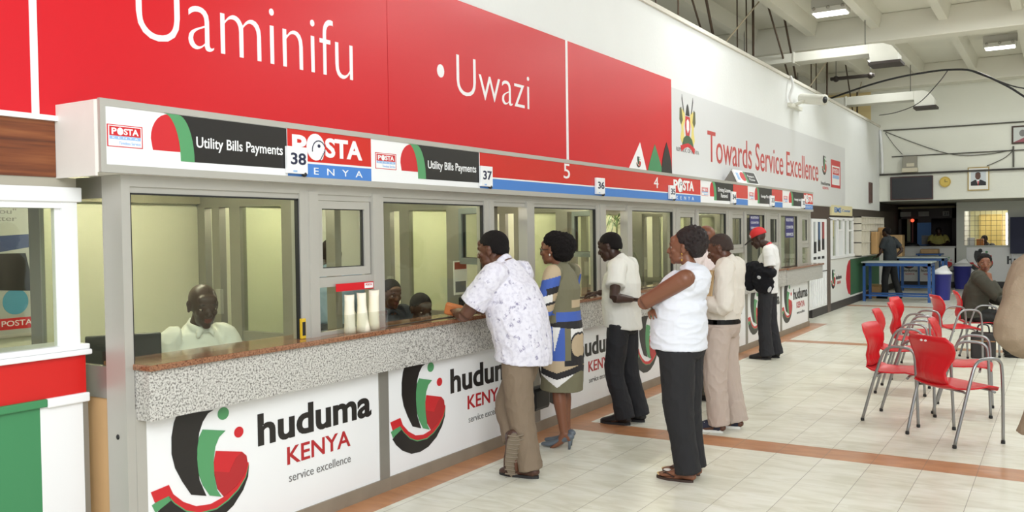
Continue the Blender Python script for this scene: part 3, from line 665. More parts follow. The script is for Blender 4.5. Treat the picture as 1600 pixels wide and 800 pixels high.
def monitor(x, y, z, rz, label, s=1.):
    t = thing('monitor', label, 'monitor', (x, y, z), 'clerk monitors', rz)
    W = wmat(t)
    def go(n, bm, m): bm.transform(W); obj(n, bm, m, t)
    bm = B(); box(bm, (-.02, -.19*s, .10), (.02, .19*s, .38*s), 0, .008); go('screen', bm, BLACKP)
    bm = B(); rect(bm, PX(.021), -.17*s, .17*s, .12, .36*s, 0, .001); go('display', bm, mat('screen_dark', (46, 50, 52), .2))
    bm = B(); box(bm, (-.025, -.03, .01), (-.01, .03, .16)); box(bm, (-.09, -.1, 0), (.07, .1, .012), 0, .004); go('stand', bm, BLACKP)
monitor(-4.35, 2.98, .781, 2.6, 'black monitor behind the left end of the first service window')
monitor(-4.3, 6.15, .781, -2.7, 'black monitor behind hatch 37')
monitor(-4.3, 8.05, .781, -2.8, 'black monitor behind hatch 36')
t = thing('notice', 'white notice with a red heading taped inside the window left of hatch 37', 'notice', (-4.25, 6.0, 1.2))
bm = B(); box(bm, (-4.256, 5.93, 1.18), (-4.25, 6.12, 1.46)); pn = PX(-4.25); rect(bm, pn, 5.94, 6.11, 1.39, 1.45, 0, .001, 1); rect(bm, pn, 5.95, 6.10, 1.20, 1.29, 0, .001, 2); obj('sheet', bm, [PAPER, mat('notice_red', (170, 80, 60), .6), GREYTXT], t)
# poster behind the left window
t = thing('poster', 'tall poster with a figure in blue behind the window at the left edge', 'poster', (-5.53, 3.1, 1.2))
pl5 = PX(-5.54)
bm = B(); rect(bm, pl5, 2.45, 3.18, 1.10, 1.98, .0, .01, 0); rect(bm, pl5, 2.45, 3.18, 1.08, 1.10, .0, .015, 1)
obj('sheet', bm, [mat('poster_grey', (176, 178, 172), .5), ALU_L], t)
bm = B(); poly(bm, pl5, [(2.5, 1.52), (2.8, 1.70), (3.17, 1.72), (3.17, 1.64), (2.9, 1.60), (2.6, 1.45)], .01, .012, 0); poly(bm, pl5, [(2.45, 1.42), (2.8, 1.6), (3.12, 1.6), (3.17, 1.36), (2.9, 1.38), (2.6, 1.38)], .01, .013, 1); poly(bm, pl5, [(2.6, 1.58), (2.8, 1.50), (2.85, 1.56), (2.65, 1.66)], .011, .014, 2)
disc(bm, pl5, 3.05, 1.30, .08, .08, .01, .012, 3); obj('picture', bm, [mat('poster_blue', (50, 66, 110), .5), BLACKP, mat('poster_skin', (150, 100, 80), .5), mat('poster_cyan', (80, 150, 180), .5)], t)
bm = B(); text(bm, pl5, 'nothing says\n"I love you"\nlike a letter', 2.70, 3.08, 1.80, 1.92, .01, .012); obj('lettering', bm, GREYTXT, t)
bm = B(); rect(bm, pl5, 2.93, 3.17, 1.13, 1.20, .01, .012, 0); text(bm, pl5, 'POSTA', 2.96, 3.15, 1.15, 1.185, .012, .013, 1, .01); obj('logo', bm, [LRED, VWHITE], t)
t = thing('poster', 'white poster with a figure seen through the sash of hatch 38', 'poster', (-5.53, 6.0, 1.3))
bm = B(); rect(bm, pl5, 5.55, 6.35, 1.15, 1.95, .0, .01, 0); obj('sheet', bm, mat('poster_pale', (205, 206, 196), .5), t)
bm = B(); poly(bm, pl5, [(5.56, 1.25), (5.80, 1.25), (5.78, 1.6), (5.66, 1.68), (5.56, 1.65)], .01, .012, 0); disc(bm, pl5, 5.63, 1.76, .07, .09, .01, .012, 1); poly(bm, pl5, [(5.66, 1.68), (5.70, 1.68), (5.69, 1.4), (5.67, 1.4)], .012, .013, 2); obj('picture', bm, [GREYTXT, DKB, VWHITE], t)
# blue notices inside the far windows
for y0, y1, z0, z1, lab in ((12.55, 13.0, 1.68, 1.90, 'blue and white notice in the window above the man in the red cap'), (14.45, 14.95, 1.55, 1.90, 'blue and white notice in the window right of the man in the red cap')):
    t = thing('window_notice', lab, 'notice', (XP-.02, (y0+y1)/2, z0), 'blue window notices')
    pn = PX(XP-.02); bm = B(); rect(bm, pn, y0, y1, z0, z1, 0, .003); obj('sheet', bm, mat('notice_navy', (52, 50, 110), .5), t)
    bm = B()
    for j in range(3): text(bm, pn, ['REGISTERED', 'COUNTER', 'SERVICES'][j], y0+.08*(y1-y0), y1-.08*(y1-y0), z1-(j+.75)*(z1-z0)/3, z1-(j+.35)*(z1-z0)/3, .003, .004)
    obj('lettering', bm, VWHITE, t)
# plant behind the fourth window
t = thing('dracaena_plant', 'tall leggy pot plant behind the window left of hatch 35', 'plant', (-4.62, 9.85, .0))
bm = B(); lathe(bm, (-4.62, 9.85, 0), [(.14, 0), (.17, .28), (.18, .3), (.15, .29)]); obj('pot', bm, mat('pot_brown', (110, 70, 50), .6), t)
for (dx, dy, h) in ((0, 0, 1.78), (.03, .12, 1.42), (-.02, -.1, 1.2)):
    bm = B(); tube(bm, [(-4.62+dx*.3, 9.85+dy*.3, .25), (-4.62+dx*.7, 9.85+dy*.9, .9), (-4.62+dx, 9.85+dy, h)], .011, 8, (1, 0, 0), smooth=4); st = obj('stem', bm, mat('stem_brown', (96, 88, 60), .7), t)
    bm = B()
    for j in range(22):
        a = j*2.4; r = random.uniform(.14, .24); e = random.uniform(-.10, .10); o = Vector((-4.62+dx, 9.85+dy, h-.05+.006*j))
        d = Vector((math.cos(a), math.sin(a), 0)); s_ = Vector((-d.y, d.x, 0))*.011
        P0, P1, P2 = o, o+d*r*.6+Vector((0, 0, .06+e*.3)), o+d*r+Vector((0, 0, e-.04))
        v = [bm.verts.new(p) for p in (P0-s_*.5, P0+s_*.5, P1+s_, P1-s_, P2)]
        bm.faces.new((v[0], v[1], v[2], v[3])); bm.faces.new((v[3], v[2], v[4]))
    obj('leaves', bm, mat('leaf_green', (72, 96, 48), .5), t)

# ------------------------------------------------------------ red chairs
REDP = mat('red_plastic', (202, 18, 30), .32, spec=.45)
def make_chair():
    t = thing('armchair', '', 'chair', (0, 0, 0), 'red plastic armchairs in the waiting area')
    prof = [(.245, .405), (.235, .432), (.20, .442), (.12, .436), (.02, .426), (-.08, .424), (-.16, .432), (-.215, .458), (-.248, .505), (-.256, .56), (-.240, .615), (-.228, .665), (-.236, .72), (-.262, .785), (-.288, .835)]
    wid = [.195, .215, .228, .236, .234, .224, .204, .180, .160, .158, .182, .214, .236, .238, .185]
    P = []; n = 18
    for (x, z), w_ in zip(prof, wid):
        row = []
        for k in range(n+1):
            s = k/n*2-1
            dz = .018*s*s if z < .47 and x < .2 else 0
            dx = .035*s*s if z > .47 else 0
            if .47 < z < .66: dx += .005*math.cos(s*24)
            row.append((x+dx, s*w_, z+dz))
        P.append(row)
    def shell(lo, hi):
        bm = B(); V = [[bm.verts.new(p) for p in r] for r in P[lo:hi]]
        for i in range(len(V)-1):
            for k in range(n): bm.faces.new((V[i][k], V[i+1][k], V[i+1][k+1], V[i][k+1]))
        bmesh.ops.recalc_face_normals(bm, faces=bm.faces[:])
        bmesh.ops.solidify(bm, geom=bm.faces[:], thickness=.012)
        for f in bm.faces: f.smooth = True
        return bm
    bk = obj('backrest', shell(7, 15), REDP, t)
    bm = B()
    for dy in (-.022, .022): disc(bm, Plane((-.284, 0, .80), (0, -1, 0), (-.3, 0, .95)), dy, 0, .012, .008, .0, .006)
    obj('grip_slot', bm, VWHITE, bk)
    obj('seat', shell(0, 8), REDP, t)
    for s in (-1, 1):
        Y = s*.262
        pts = [(.235, Y*.96, .018), (.222, Y, .40), (.212, Y, .58), (.195, Y, .635), (.15, Y, .662), (.06, Y, .668), (.0, Y, .655), (-.045, Y, .61), (-.085, Y, .50), (-.14, Y, .32), (-.225, Y*.97, .018)]
        bm = B(); tube(bm, pts, .0125, 10, (0, 1, 0), smooth=5); lg = obj('side_frame', bm, STEEL, t)
        for q in (pts[0], pts[-1]):
            bm = B(); lathe(bm, (q[0], q[1], 0), [(.012, 0), (.016, .003), (.0155, .022), (.013, .026)], 12); obj('foot_cap', bm, RUBBER, lg)
    for x in (.15, -.10):
        bm = B(); tube(bm, [(x, -.258, .405), (x, -.2, .415), (x, .2, .415), (x, .258, .405)], .010, 8, (1, 0, 0)); obj('crossbar', bm, STEEL, t)
    return t
CH = [(-.745, 7.80, 48, 'red armchair nearest the camera, its ribbed back turned to us'),
      (-1.24, 8.40, -8, 'red armchair at the left front of the group, seen from its side'),
      (-.79, 9.03, 2, 'red armchair half hidden behind the nearest red chair'),
      (-1.42, 9.87, 2, 'red armchair directly behind the left front chair'),
      (-1.42, 10.80, 4, 'third red armchair back along the left side of the group'),
      (-1.52, 11.62, -6, 'fourth red armchair back along the left side of the group'),
      (-1.16, 12.35, 24, 'red armchair standing alone in front of the seated woman, its back tall in view'),
      (-.98, 13.15, 10, 'red armchair under the seated woman in the dark jacket')]
ch0 = make_chair()
for i, (x, y, a, lab) in enumerate(CH):
    o = ch0 if i == 0 else copy_tree(ch0)
    o.location = (x, y, 0); o.rotation_euler = (0, 0, math.radians(a)); o['label'] = lab
o = copy_tree(ch0); o.location = (.16, 9.45, 0); o.rotation_euler = (0, 0, math.radians(60)); o['label'] = 'red armchair cut off by the right edge behind the beige jacket'
bm = B(); box(bm, (-1.02, 12.72, .0), (-.74, 12.9, .33), 0, .02); t = thing('handbag', 'dark square bag on the floor in front of the seated woman', 'bag', (-.88, 12.8, 0)); obj('body', bm, mat('bag_dark', (44, 40, 38), .5, var=.2), t)
bm = B(); tube(bm, [(-.95, 12.81, .32), (-.93, 12.81, .42), (-.83, 12.81, .42), (-.81, 12.81, .32)], .01, 8, (0, 1, 0), smooth=4); obj('handle', bm, BLACKP, t)
bm = B(); box(bm, (-1.022, 12.715, .22), (-.738, 12.718, .235)); obj('trim_strip', bm, mat('bag_trim', (150, 110, 70), .5), t)

# ------------------------------------------------------------ lamps and services under the ceiling
LIT = mat('lit_diffuser', (255, 255, 250), .5, emit=6)
lamp_names = {(-3.49, 16.3): 'bright square ceiling lamp left of centre in the upper right, between the joists', (-1.16, 21.5): 'bright ceiling lamp further back near the right edge'}  # only these are in plain view; the rest of the grid is assumed
for lx in (-3.49, -1.16, 1.2, 3.6):
    for ly, pw_ in ((5.9, 80), (11.1, 70), (16.3, 55), (21.5, 40)):
        t = thing('ceiling_lamp', lamp_names.get((lx, ly), 'assumed square floodlight fixed under the concrete joists'), 'ceiling lamp', (lx, ly, 5.5), 'square lamps under the ceiling')
        bm = B(); box(bm, (lx-.30, ly-.18, 5.46), (lx+.30, ly+.18, 5.55), 0, .01); box(bm, (lx-.32, ly-.05, 5.55), (lx+.32, ly+.05, 5.72)); obj('housing', bm, mat('lamp_housing', (210, 208, 200), .5), t)
        bm = B(); box(bm, (lx-.27, ly-.16, 5.445), (lx+.27, ly+.16, 5.462)); obj('diffuser', bm, LIT, t)
        for sx in (-.24, 0, .24):
            if (lx, ly) in lamp_names:
                bm = B(); ell(bm, (lx+sx, ly-.2, 5.53), (.03, .03, .03)); obj('knob', bm, ALU, t)
        if lx < -3: pw_ *= .42
        l = area('ceiling_lamp_light', (lx, ly, 5.42), (lx, ly, 0), .5, .3, pw_, (.93, .98, 1))
DUCT = mat('duct_white', (206, 204, 192), .45, var=.04); DARKV = mat('vent_dark', (52, 44, 38), .6)
def duct(x0, x1, y, z, h, lab, r):
    t = thing('air_duct', lab, 'duct', (x0, y, z), 'air ducts under the ceiling')
    bm = B(); box(bm, (x0, y-.2, z-h), (x1, y+.2, z), 0, .01); obj('trunk', bm, DUCT, t)
    P = [(x1, z), (x1+r*.5, z-.01), (x1+r*.8, z-.07), (x1+r, z-.2), (x1+r, z-h-.16), (x1+.02, z-h-.16), (x1, z-h)]
    bm = B(); poly(bm, PY(y-.21), P, 0, -.42); obj('elbow', bm, DUCT, t)
    bm = B(); box(bm, (x1-.01, y-.26, z-h-.21), (x1+r+.05, y+.24, z-h-.16)); obj('outlet', bm, DARKV, t)
    bm = B(); box(bm, ((x0+x1)/2-.03, y-.22, z-h-.02), ((x0+x1)/2, y+.22, z+.02)); obj('flange', bm, DUCT, t)
    for xx in (x0+.3, x1-.1):
        bm = B(); tube(bm, [(xx, y, z), (xx, y, 5.72)], .008, 6, (1, 0, 0)); obj('hanger', bm, DK, t)
duct(-5.6, -2.98, 17.2, 4.98, .17, 'white air duct with an elbow under the nearer ceiling beam', .48)
duct(-5.9, -2.94, 22.5, 4.82, .20, 'white air duct ending in an elbow by the rear wall', .42)
t = thing('slot_vent', 'dark slot diffuser hanging below the far ceiling beam', 'vent', (-4.2, 21.6, 5.05)); bm = B(); box(bm, (-4.62, 21.5, 5.12), (-3.66, 21.62, 5.19), 0, .01); obj('bar', bm, DARKV, t)
for xx in (-4.5, -3.75):
    bm = B(); ell(bm, (xx, 21.56, 5.15), (.07, .08, .07)); obj('end_cap', bm, DARKV, t)
    bm = B(); tube(bm, [(xx, 21.56, 5.18), (xx, 21.56, 5.72)], .008, 6, (1, 0, 0)); obj('hanger', bm, DK, t)
ROD = mat('rusty_rod', (84, 68, 54), .7)
def up(a, b_):
    a, b_ = Vector(a), Vector(b_); hi, lo = (a, b_) if a.z > b_.z else (b_, a)
    d = hi-lo; return lo-d*((lo.z-2.3)/d.z) if abs(d.y) < .1 else lo, lo+d*((5.73-lo.z)/d.z)
for i, (a, b_, r) in enumerate((((-4.6, 15.44, 4.2), (-4.6, 15.44, 5.72), .022), ((-4.6, 14.55, 4.2), (-4.6, 14.55, 5.2), .012), ((-4.6, 15.05, 4.2), (-4.6, 15.05, 5.1), .012), ((-4.6, 21.1, 4.2), (-4.6, 21.1, 5.72), .022), ((-4.6, 19.6, 4.2), (-4.6, 19.6, 5.0), .012), ((-4.6, 20.05, 4.2), (-4.6, 20.05, 5.0), .012), ((-4.5, 15.95, 5.72), (-4.5, 17.6, 4.45), .018), ((-4.5, 12.7, 5.2), (-4.5, 13.2, 4.4), .022), ((-4.5, 17.65, 5.0), (-4.5, 18.1, 4.45), .02), ((-4.5, 11.95, 5.2), (-4.5, 12.75, 4.4), .016), ((-4.6, 11.9, 4.2), (-4.6, 11.9, 5.2), .014), ((-4.6, 11.1, 4.2), (-4.6, 11.1, 5.2), .012), ((-4.55, 23.2, 5.3), (-4.55, 24.0, 4.3), .016), ((-4.55, 24.3, 4.2), (-4.55, 24.3, 5.2), .02))):
    s_ = abs(a[1]-b_[1]) > .1; a, b_ = up(a, b_); bm = B(); tube(bm, [a, b_], r, 8, (1, 0, 0))
    tag(obj('hanger_rod', bm, ROD), 'slanting rusty rod behind the top of the sign wall' if s_ else 'upright rusty rod behind the top of the sign wall', 'rod', 'slanting rods above the sign wall' if s_ else 'upright rods above the sign wall')
for (a, b_) in (((-4.4, 13.1, 4.42), (-4.4, 14.5, 5.2)), ((-4.4, 18.3, 4.42), (-4.4, 19.4, 4.95)), ((-4.4, 23.0, 4.5), (-4.4, 23.7, 5.1))):
    a, b_ = up(a, b_); bm = B(); tube(bm, [a, b_], .012, 8, (1, 0, 0)); tag(obj('brace', bm, mat('brace_pale', (200, 186, 160), .6)), 'thin pale brace slanting up behind the sign wall', 'brace', 'pale braces above the sign wall')
def cable(pts, r, lab, group=None, m=BLACKP):
    bm = B(); tube(bm, pts, r, 6, (0, .3, 1), smooth=5); return tag(obj('cable', bm, m), lab, 'cable', group)
cable([(-4.5, 20.3, 4.5), (-3.6, 20.1, 4.70), (-2.98, 20, 4.80), (-2.45, 20, 4.85), (-2.02, 20, 4.86), (-1.557, 20, 4.79), (-1.0, 20, 4.46), (-.67, 20, 4.2), (-.2, 20, 3.8)], .022, 'thick black cable arching under the ceiling to the right edge')
cable([(-1.557, 20.02, 4.78), (-1.2, 20.05, 4.6), (-.67, 20.1, 4.37), (.2, 20.2, 4.3)], .014, 'thinner black cable branching off the arch at the right edge')
cable([(-4.0, 24.2, 4.55), (-3.4, 23.0, 4.45), (-2.8, 22.0, 4.5), (-2.3, 21.0, 4.75), (-2.0, 20.0, 4.86)], .010, 'thin sagging cable hanging between the rear wall and the cable arch')
RW = YB-.03
cable([(-3.95, RW, 4.18), (-2, RW, 4.17), (3, RW, 4.17)], .018, 'upper straight conduit across the rear wall', None, DK)
cable([(-3.75, RW, 3.50), (-2, RW, 3.50), (3, RW, 3.50)], .014, 'lower straight conduit across the rear wall', None, DK)
cable([(-3.9, RW, 4.15), (-3.0, RW, 3.72), (-2.3, RW, 3.47), (-1.6, RW, 3.44), (-1.03, RW, 3.52)], .010, 'sagging wire from the wall corner to the junction under the picture', None, DK)
cable([(-3.9, RW, 4.12), (-3.7, RW, 3.8), (-3.5, RW, 3.55)], .008, 'short thin wire running down to the heater box', None, DK)
cable([(-1.03, RW, 3.52), (-1.2, RW, 3.35), (-1.45, RW, 3.22), (-1.6, RW, 3.16)], .010, 'wire drooping from the junction to the framed portrait', None, DK)
cable([(-1.04, RW, 3.60), (-1.04, RW, 3.1)], .02, 'upright conduit under the picture near the right edge', None, DK)
cable([(-4.02, RW-.02, 4.2), (-3.98, RW-.02, 3.6), (-3.97, RW-.02, 3.08)], .035, 'white corner pipe where the sign wall meets the rear wall', None, VWHITE)
bm = B(); box(bm, (XW+.01, YB-.06, 3.03), (5.3, YB, 3.075)); obj('trim_25', bm, mat('ledge_dark', (60, 56, 50), .6), kind='structure')
# security camera
t = thing('security_camera', 'white security camera on a bracket high on the sign wall', 'camera', (XW, 15.9, 3.85))
bm = B(); box(bm, (XW, 15.55, 3.80), (XW+.06, 16.35, 3.86)); tube(bm, [(XW+.03, 15.9, 3.86), (XW+.2, 15.95, 3.93)], .03, 10); obj('bracket', bm, mat('camera_white', (222, 220, 208), .45), t)
bm = B(); tube(bm, [(XW+.10, 16.05, 3.98), (XW+.12, 16.04, 3.98), (XW+.52, 15.86, 3.90), (XW+.56, 15.84, 3.895)], [(.08, .075), (.09, .085), (.09, .085), (.095, .09)], 14); obj('body', bm, _M['camera_white'], t)
bm = B(); tube(bm, [(XW+.55, 15.845, 3.896), (XW+.565, 15.838, 3.893)], .06, 12); obj('lens', bm, BLACKP, t)
bm = B(); tube(bm, [(XW+.04, 15.62, 4.32), (XW+.09, 15.56, 4.15), (XW+.05, 15.5, 3.95), (XW+.06, 15.6, 3.86)], .022, 8, (1, 0, 0), smooth=5); obj('lead', bm, VWHITE, t)

# ------------------------------------------------------------ rear wall
plR = PY(YB)
t = thing('display_screen', 'large black display screen on the rear wall over the dark recess', 'screen', (-3.28, YB, 2.4))
bm = B(); box(bm, (-3.78, YB-.09, 2.39), (-2.79, YB-.001, 2.98), 0, .01); obj('casing', bm, mat('screen_case', (60, 30, 28), .4), t)
bm = B(); rect(bm, PY(YB-.09), -3.74, -2.81, 2.42, 2.95, 0, .004); obj('screen', bm, mat('screen_black', (34, 36, 40), .25), t)
t = thing('heater_box', 'small grey metal box on the rear wall above the display screen', 'box', (-3.31, YB, 3.06)); bm = B(); box(bm, (-3.47, YB-.2, 3.18), (-3.15, YB, 3.48), 0, .01); obj('grille_box', bm, mat('box_grey', (150, 146, 134), .5, var=.1), t)
bm = B(); box(bm, (-3.49, YB-.22, 3.08), (-3.13, YB, 3.19), 0, .01); box(bm, (-3.38, YB-.21, 3.22), (-3.2, YB-.2, 3.3)); obj('base', bm, mat('box_pale', (206, 198, 176), .5), t)
t = thing('wall_clock', 'round yellow wall clock right of the display screen', 'clock', (-2.52, YB, 2.8))
bm = B(); disc(bm, plR, -2.52, 2.81, .128, .128, 0, .05, 0, 28); obj('case', bm, mat('clock_yellow', (196, 164, 70), .4), t)
bm = B(); disc(bm, plR, -2.52, 2.81, .10, .10, .05, .054, 0, 28); obj('face', bm, mat('clock_face', (214, 186, 90), .5), t)
bm = B(); rect(bm, plR, -2.525, -2.46, 2.805, 2.815, .054, .058); rect(bm, plR, -2.525, -2.515, 2.80, 2.87, .054, .058); obj('hands', bm, BLACKP, t)
t = thing('framed_portrait', 'gold framed portrait of a man in a dark suit on the rear wall', 'picture', (-1.78, YB, 2.56))
bm = B(); rect(bm, plR, -2.02, -1.55, 2.57, 3.14, 0, .03); obj('frame', bm, mat('frame_gold', (176, 152, 88), .4), t)
bm = B(); rect(bm, plR, -1.995, -1.575, 2.595, 3.115, .03, .033); obj('mat_board', bm, PAPER, t)
bm = B(); rect(bm, plR, -1.95, -1.62, 2.69, 3.06, .033, .035, 0); poly(bm, plR, [(-1.95, 2.69), (-1.95, 2.78), (-1.86, 2.83), (-1.73, 2.83), (-1.62, 2.77), (-1.62, 2.69)], .035, .037, 1); poly(bm, plR, [(-1.83, 2.83), (-1.76, 2.83), (-1.79, 2.69)], .037, .038, 2); poly(bm, plR, [(-1.805, 2.80), (-1.775, 2.80), (-1.785, 2.69), (-1.795, 2.69)], .038, .039, 3); disc(bm, plR, -1.795, 2.92, .06, .085, .036, .039, 4); disc(bm, plR, -1.795, 2.965, .058, .05, .0365, .0385, 1, 20, 0, math.pi)
obj('print', bm, [mat('portrait_sky', (206, 212, 216), .5), BLACKP, VWHITE, LRED, mat('portrait_skin', (92, 62, 50), .5)], t)
t = thing('framed_picture', 'dark framed picture high on the rear wall at the right edge', 'picture', (-.8, YB, 3.65))
bm = B(); rect(bm, plR, -1.08, -.55, 3.65, 4.08, 0, .03); obj('frame', bm, DKB, t)
bm = B(); rect(bm, plR, -1.04, -.59, 3.69, 4.04, .03, .033); poly(bm, plR, [(-1.04, 3.69), (-.59, 3.69), (-.59, 3.86), (-.8, 3.8)], .033, .035, 1); disc(bm, plR, -.85, 3.9, .07, .08, .033, .035, 2); obj('print', bm, [mat('print_pale', (200, 204, 200), .5), mat('print_red', (150, 80, 90), .5), GREYTXT], t)

# ------------------------------------------------------------ left wall beyond the counter
t = thing('louvre_board', 'white board with tall coloured slots above the end of the counter', 'board', (XW, 17.8, .15))
bm = B()
box(bm, (XW-.04, 17.2, .86), (XW+.01, 18.44, 1.88), 0); 
obj('board', bm, VWHITE, t)
bm = B(); pw = PX(XW+.01)
for j, (a, c, z0) in enumerate(((17.34, 17.55, 1.22), (17.68, 17.88, 1.25), (18.02, 18.22, 1.27))):
    rect(bm, pw, a, c, z0, 1.82, 0, .002, [3, 1, 2][j]); rect(bm, pw, a, c, z0, z0+.22, .002, .003, 0); rect(bm, pw, a, a+.05, z0, 1.82, .002, .003, 0); rect(bm, pw, a-.02, c, 1.10, 1.15, 0, .002, 0)
obj('slot', bm, [BLACKP, mat('slot_blue', (70, 100, 140), .5), mat('slot_red', (170, 70, 70), .5), mat('slot_grey', (200, 205, 205), .5)], t)
bm = B(); box(bm, (XW-.04, 17.0, .16), (XW+.01, 18.44, .84)); 
for j in range(9): box(bm, (XW+.01, 17.1+j*.15, .2), (XW+.025, 17.17+j*.15, .8))
obj('louvre', bm, VWHITE, t)
t = thing('barred_window', 'white framed window with dark panes past the end of the counter', 'window', (XW, 18.8, 1.06))
bm = B(); box(bm, (XW-.08, 18.74, 1.06), (XW+.03, 21.12, 1.12)); box(bm, (XW-.05, 18.74, 1.86), (XW+.01, 21.12, 1.92))
for y, y_ in ((18.74, 18.98), (19.42, 19.56), (19.95, 20.16), (20.48, 20.6), (21.02, 21.12)): box(bm, (XW-.05, y, 1.1), (XW+.01, y_, 1.88))
for q in range(5): box(bm, (XW-.04, 19.6+.07*q, 1.1), (XW-.01, 19.62+.07*q, 1.66))
box(bm, (XW-.04, 19.5, 1.64), (XW, 20.0, 1.67)); box(bm, (XW-.04, 20.55, 1.62), (XW, 21.05, 1.66)); obj('frame', bm, VWHITE, t)
bm = B(); box(bm, (XW-.03, 18.8, 1.12), (XW-.024, 21.05, 1.86)); obj('pane', bm, GLASS, t)
t = thing('courier_sign', 'pale yellow courier sign over the white framed window', 'sign', (XW, 19.9, 1.97))
bm = B(); box(bm, (XW-.02, 18.85, 1.96), (XW+.02, 20.92, 2.17)); obj('board', bm, mat('sign_yellow', (222, 210, 164), .5), t)
bm = B(); p2_ = PX(XW+.02); text(bm, p2_, 'EMS', 19.1, 19.75, 2.02, 2.13, 0, .003, 0, .03); text(bm, p2_, 'Courier', 19.85, 20.7, 2.04, 2.10, 0, .003, 0, .01); obj('lettering', bm, BLUE, t)
t = thing('pigeonhole_rack', 'white pigeonhole rack on the left wall before the dark recess', 'rack', (XW, 22.6, 1.05))
bm = B(); RK = mat('rack_white', (222, 216, 200), .5)
box(bm, (XW-.03, 21.2, 1.05), (XW, 24.2, 1.95))
for j in range(10): y = 21.2+j*.327; box(bm, (XW, y, 1.05), (XW+.16, y+.025, 1.95))
for z in (1.05, 1.35, 1.62, 1.78, 1.93): box(bm, (XW, 21.2, z), (XW+.16, 24.2, z+.02))
obj('shelving', bm, RK, t)
for (a, c, z0, z1, lab) in ((22.3, 22.9, 1.07, 1.60, 'lower brown parcel stuffed in the rack, left one'), (23.25, 23.85, 1.07, 1.7, 'taller brown parcel stuffed in the rack, right one')):
    bm = B(); box(bm, (XW+.165, a, z0), (XW+.3, c, z1), 0, .02); tag(obj('parcel', bm, TAN), lab, 'parcel', 'parcels at the rack')
pL = PX(XW)
t = thing('wall_banner', 'white banner with the small emblem, red oval and green field below the white framed window', 'banner', (XW, 20.5, .2))
bm = B(); rect(bm, pL, 20.75, 24.4, .2, 1.0, 0, .003, 1); poly(bm, pL, [(20.75, .22), (20.75, .99), (20.6, .97), (20.4, .85), (20.3, .6), (20.38, .4), (20.55, .25)], 0, .004, 0); obj('field', bm, [LRED, mat('banner_green', (50, 96, 60), .5)], t)
bm = B(); emblem(bm, pL, 18.85, .33, .65, 0, 1.0, (0, 1, 2, 2, 0)); obj('emblem', bm, [BLACK, GREEN, LRED], t)
bm = B(); text(bm, pL, 'huduma', 19.3, 19.85, .62, .71, 0, .003, 0, .02); obj('lettering', bm, BLACK, t)
bm = B(); text(bm, pL, 'KENYA', 19.42, 19.78, .52, .58, 0, .003, 0, .01); obj('lettering', bm, DRED, t)
t = thing('wall_slot_box', 'narrow dark strip box on the white wall left of the display screen', 'box', (XW, 23.1, 2.3)); bm = B(); box(bm, (XW, 22.98, 2.3), (XW+.04, 23.3, 2.8)); obj('cover', bm, mat('strip_maroon', (90, 66, 60), .5), t)

# ------------------------------------------------------------ blue work tables and what is on and under them
BSTEEL = mat('blue_steel', (44, 88, 150), .4)
def worktable(x0, x1, y0, y1, h, lab):
    t = thing('worktable', lab, 'table', ((x0+x1)/2, (y0+y1)/2, 0), 'blue work tables')
    bm = B(); box(bm, (x0-.03, y0-.03, h-.03), (x1+.03, y1+.03, h), 0, .004); obj('table_top', bm, mat('laminate_grey', (176, 186, 184), .35), t)
    bm = B(); box(bm, (x0, y0, h-.1), (x1, y0+.04, h-.03)); box(bm, (x0, y1-.04, h-.1), (x1, y1, h-.03)); box(bm, (x0, y0, h-.1), (x0+.04, y1, h-.03)); box(bm, (x1-.04, y0, h-.1), (x1, y1, h-.03)); obj('apron', bm, BSTEEL, t)
    for x in (x0, x1-.06):
        for y in (y0, y1-.06):
            bm = B(); box(bm, (x, y, 0), (x+.06, y+.06, h-.03)); obj('leg', bm, BSTEEL, t)
    bm = B(); box(bm, (x0, y0+.02, .12), (x1, y0+.05, .16)); box(bm, (x0, y1-.05, .12), (x1, y1-.02, .16)); obj('stretcher', bm, BSTEEL, t)
worktable(-3.96, -2.53, 21.7, 22.5, .915, 'nearer blue steel work table with a grey top')
worktable(-3.72, -2.60, 25.0, 25.8, .925, 'further blue steel work table behind the nearer one')
for x, y, top, bot, h, lab in ((-2.42, 22.75, .21, .17, .60, 'blue bin with a white peaked lid at the end of the blue table'), (-2.36, 27.0, .22, .18, .62, 'blue bin with a white lid between the far counters')):
    t = thing('litter_bin', lab, 'bin', (x, y, 0), 'blue litter bins')
    bm = B(); lathe(bm, (x, y, 0), [(bot, 0), (bot+.005, .02), (top, h-.02), (top+.012, h-.015), (top+.012, h)]); obj('body', bm, mat('bin_blue', (50, 52, 140), .4), t)
    bm = B(); lathe(bm, (x, y, 0), [(top+.014, h), (top+.016, h+.03), (top*.8, h+.08)]); poly(bm, PY(y-.11), [(x-top*.8, h+.07), (x+top*.8, h+.07), (x+top*.45, h+.2), (x+top*.15, h+.19)], 0, -.22); obj('lid', bm, VWHITE, t)
t = thing('carton', 'open brown carton on the floor under the blue table', 'carton', (-3.7, 22.9, 0)); bm = B(); box(bm, (-4.02, 22.85, 0), (-3.78, 23.35, .30)); obj('body', bm, TAN, t)
bm = B(); obox(bm, (-3.90, 22.76, .31), (.24, .2, .006), Euler((-.35, 0, 0))); obj('flap', bm, mat('cardboard_pale', (214, 186, 134), .7), t)
bm = B(); box(bm, (-4.02, 25.2, .926), (-3.62, 25.7, 1.50), 0, .02); tag(obj('wrapped_stack', bm, mat('kraft', (186, 152, 106), .5, var=.2, vscale=14)), 'tall brown wrapped stack standing on the further blue table', 'parcel')
t = thing('black_bag', 'low black bag lying on the far counter left of the attendant', 'bag', (-3.78, 27.65, 1.14)); bm = B(); ell(bm, (-3.75, 27.66, 1.165), (.24, .14, .10)); obj('body', bm, BLACKP, t)
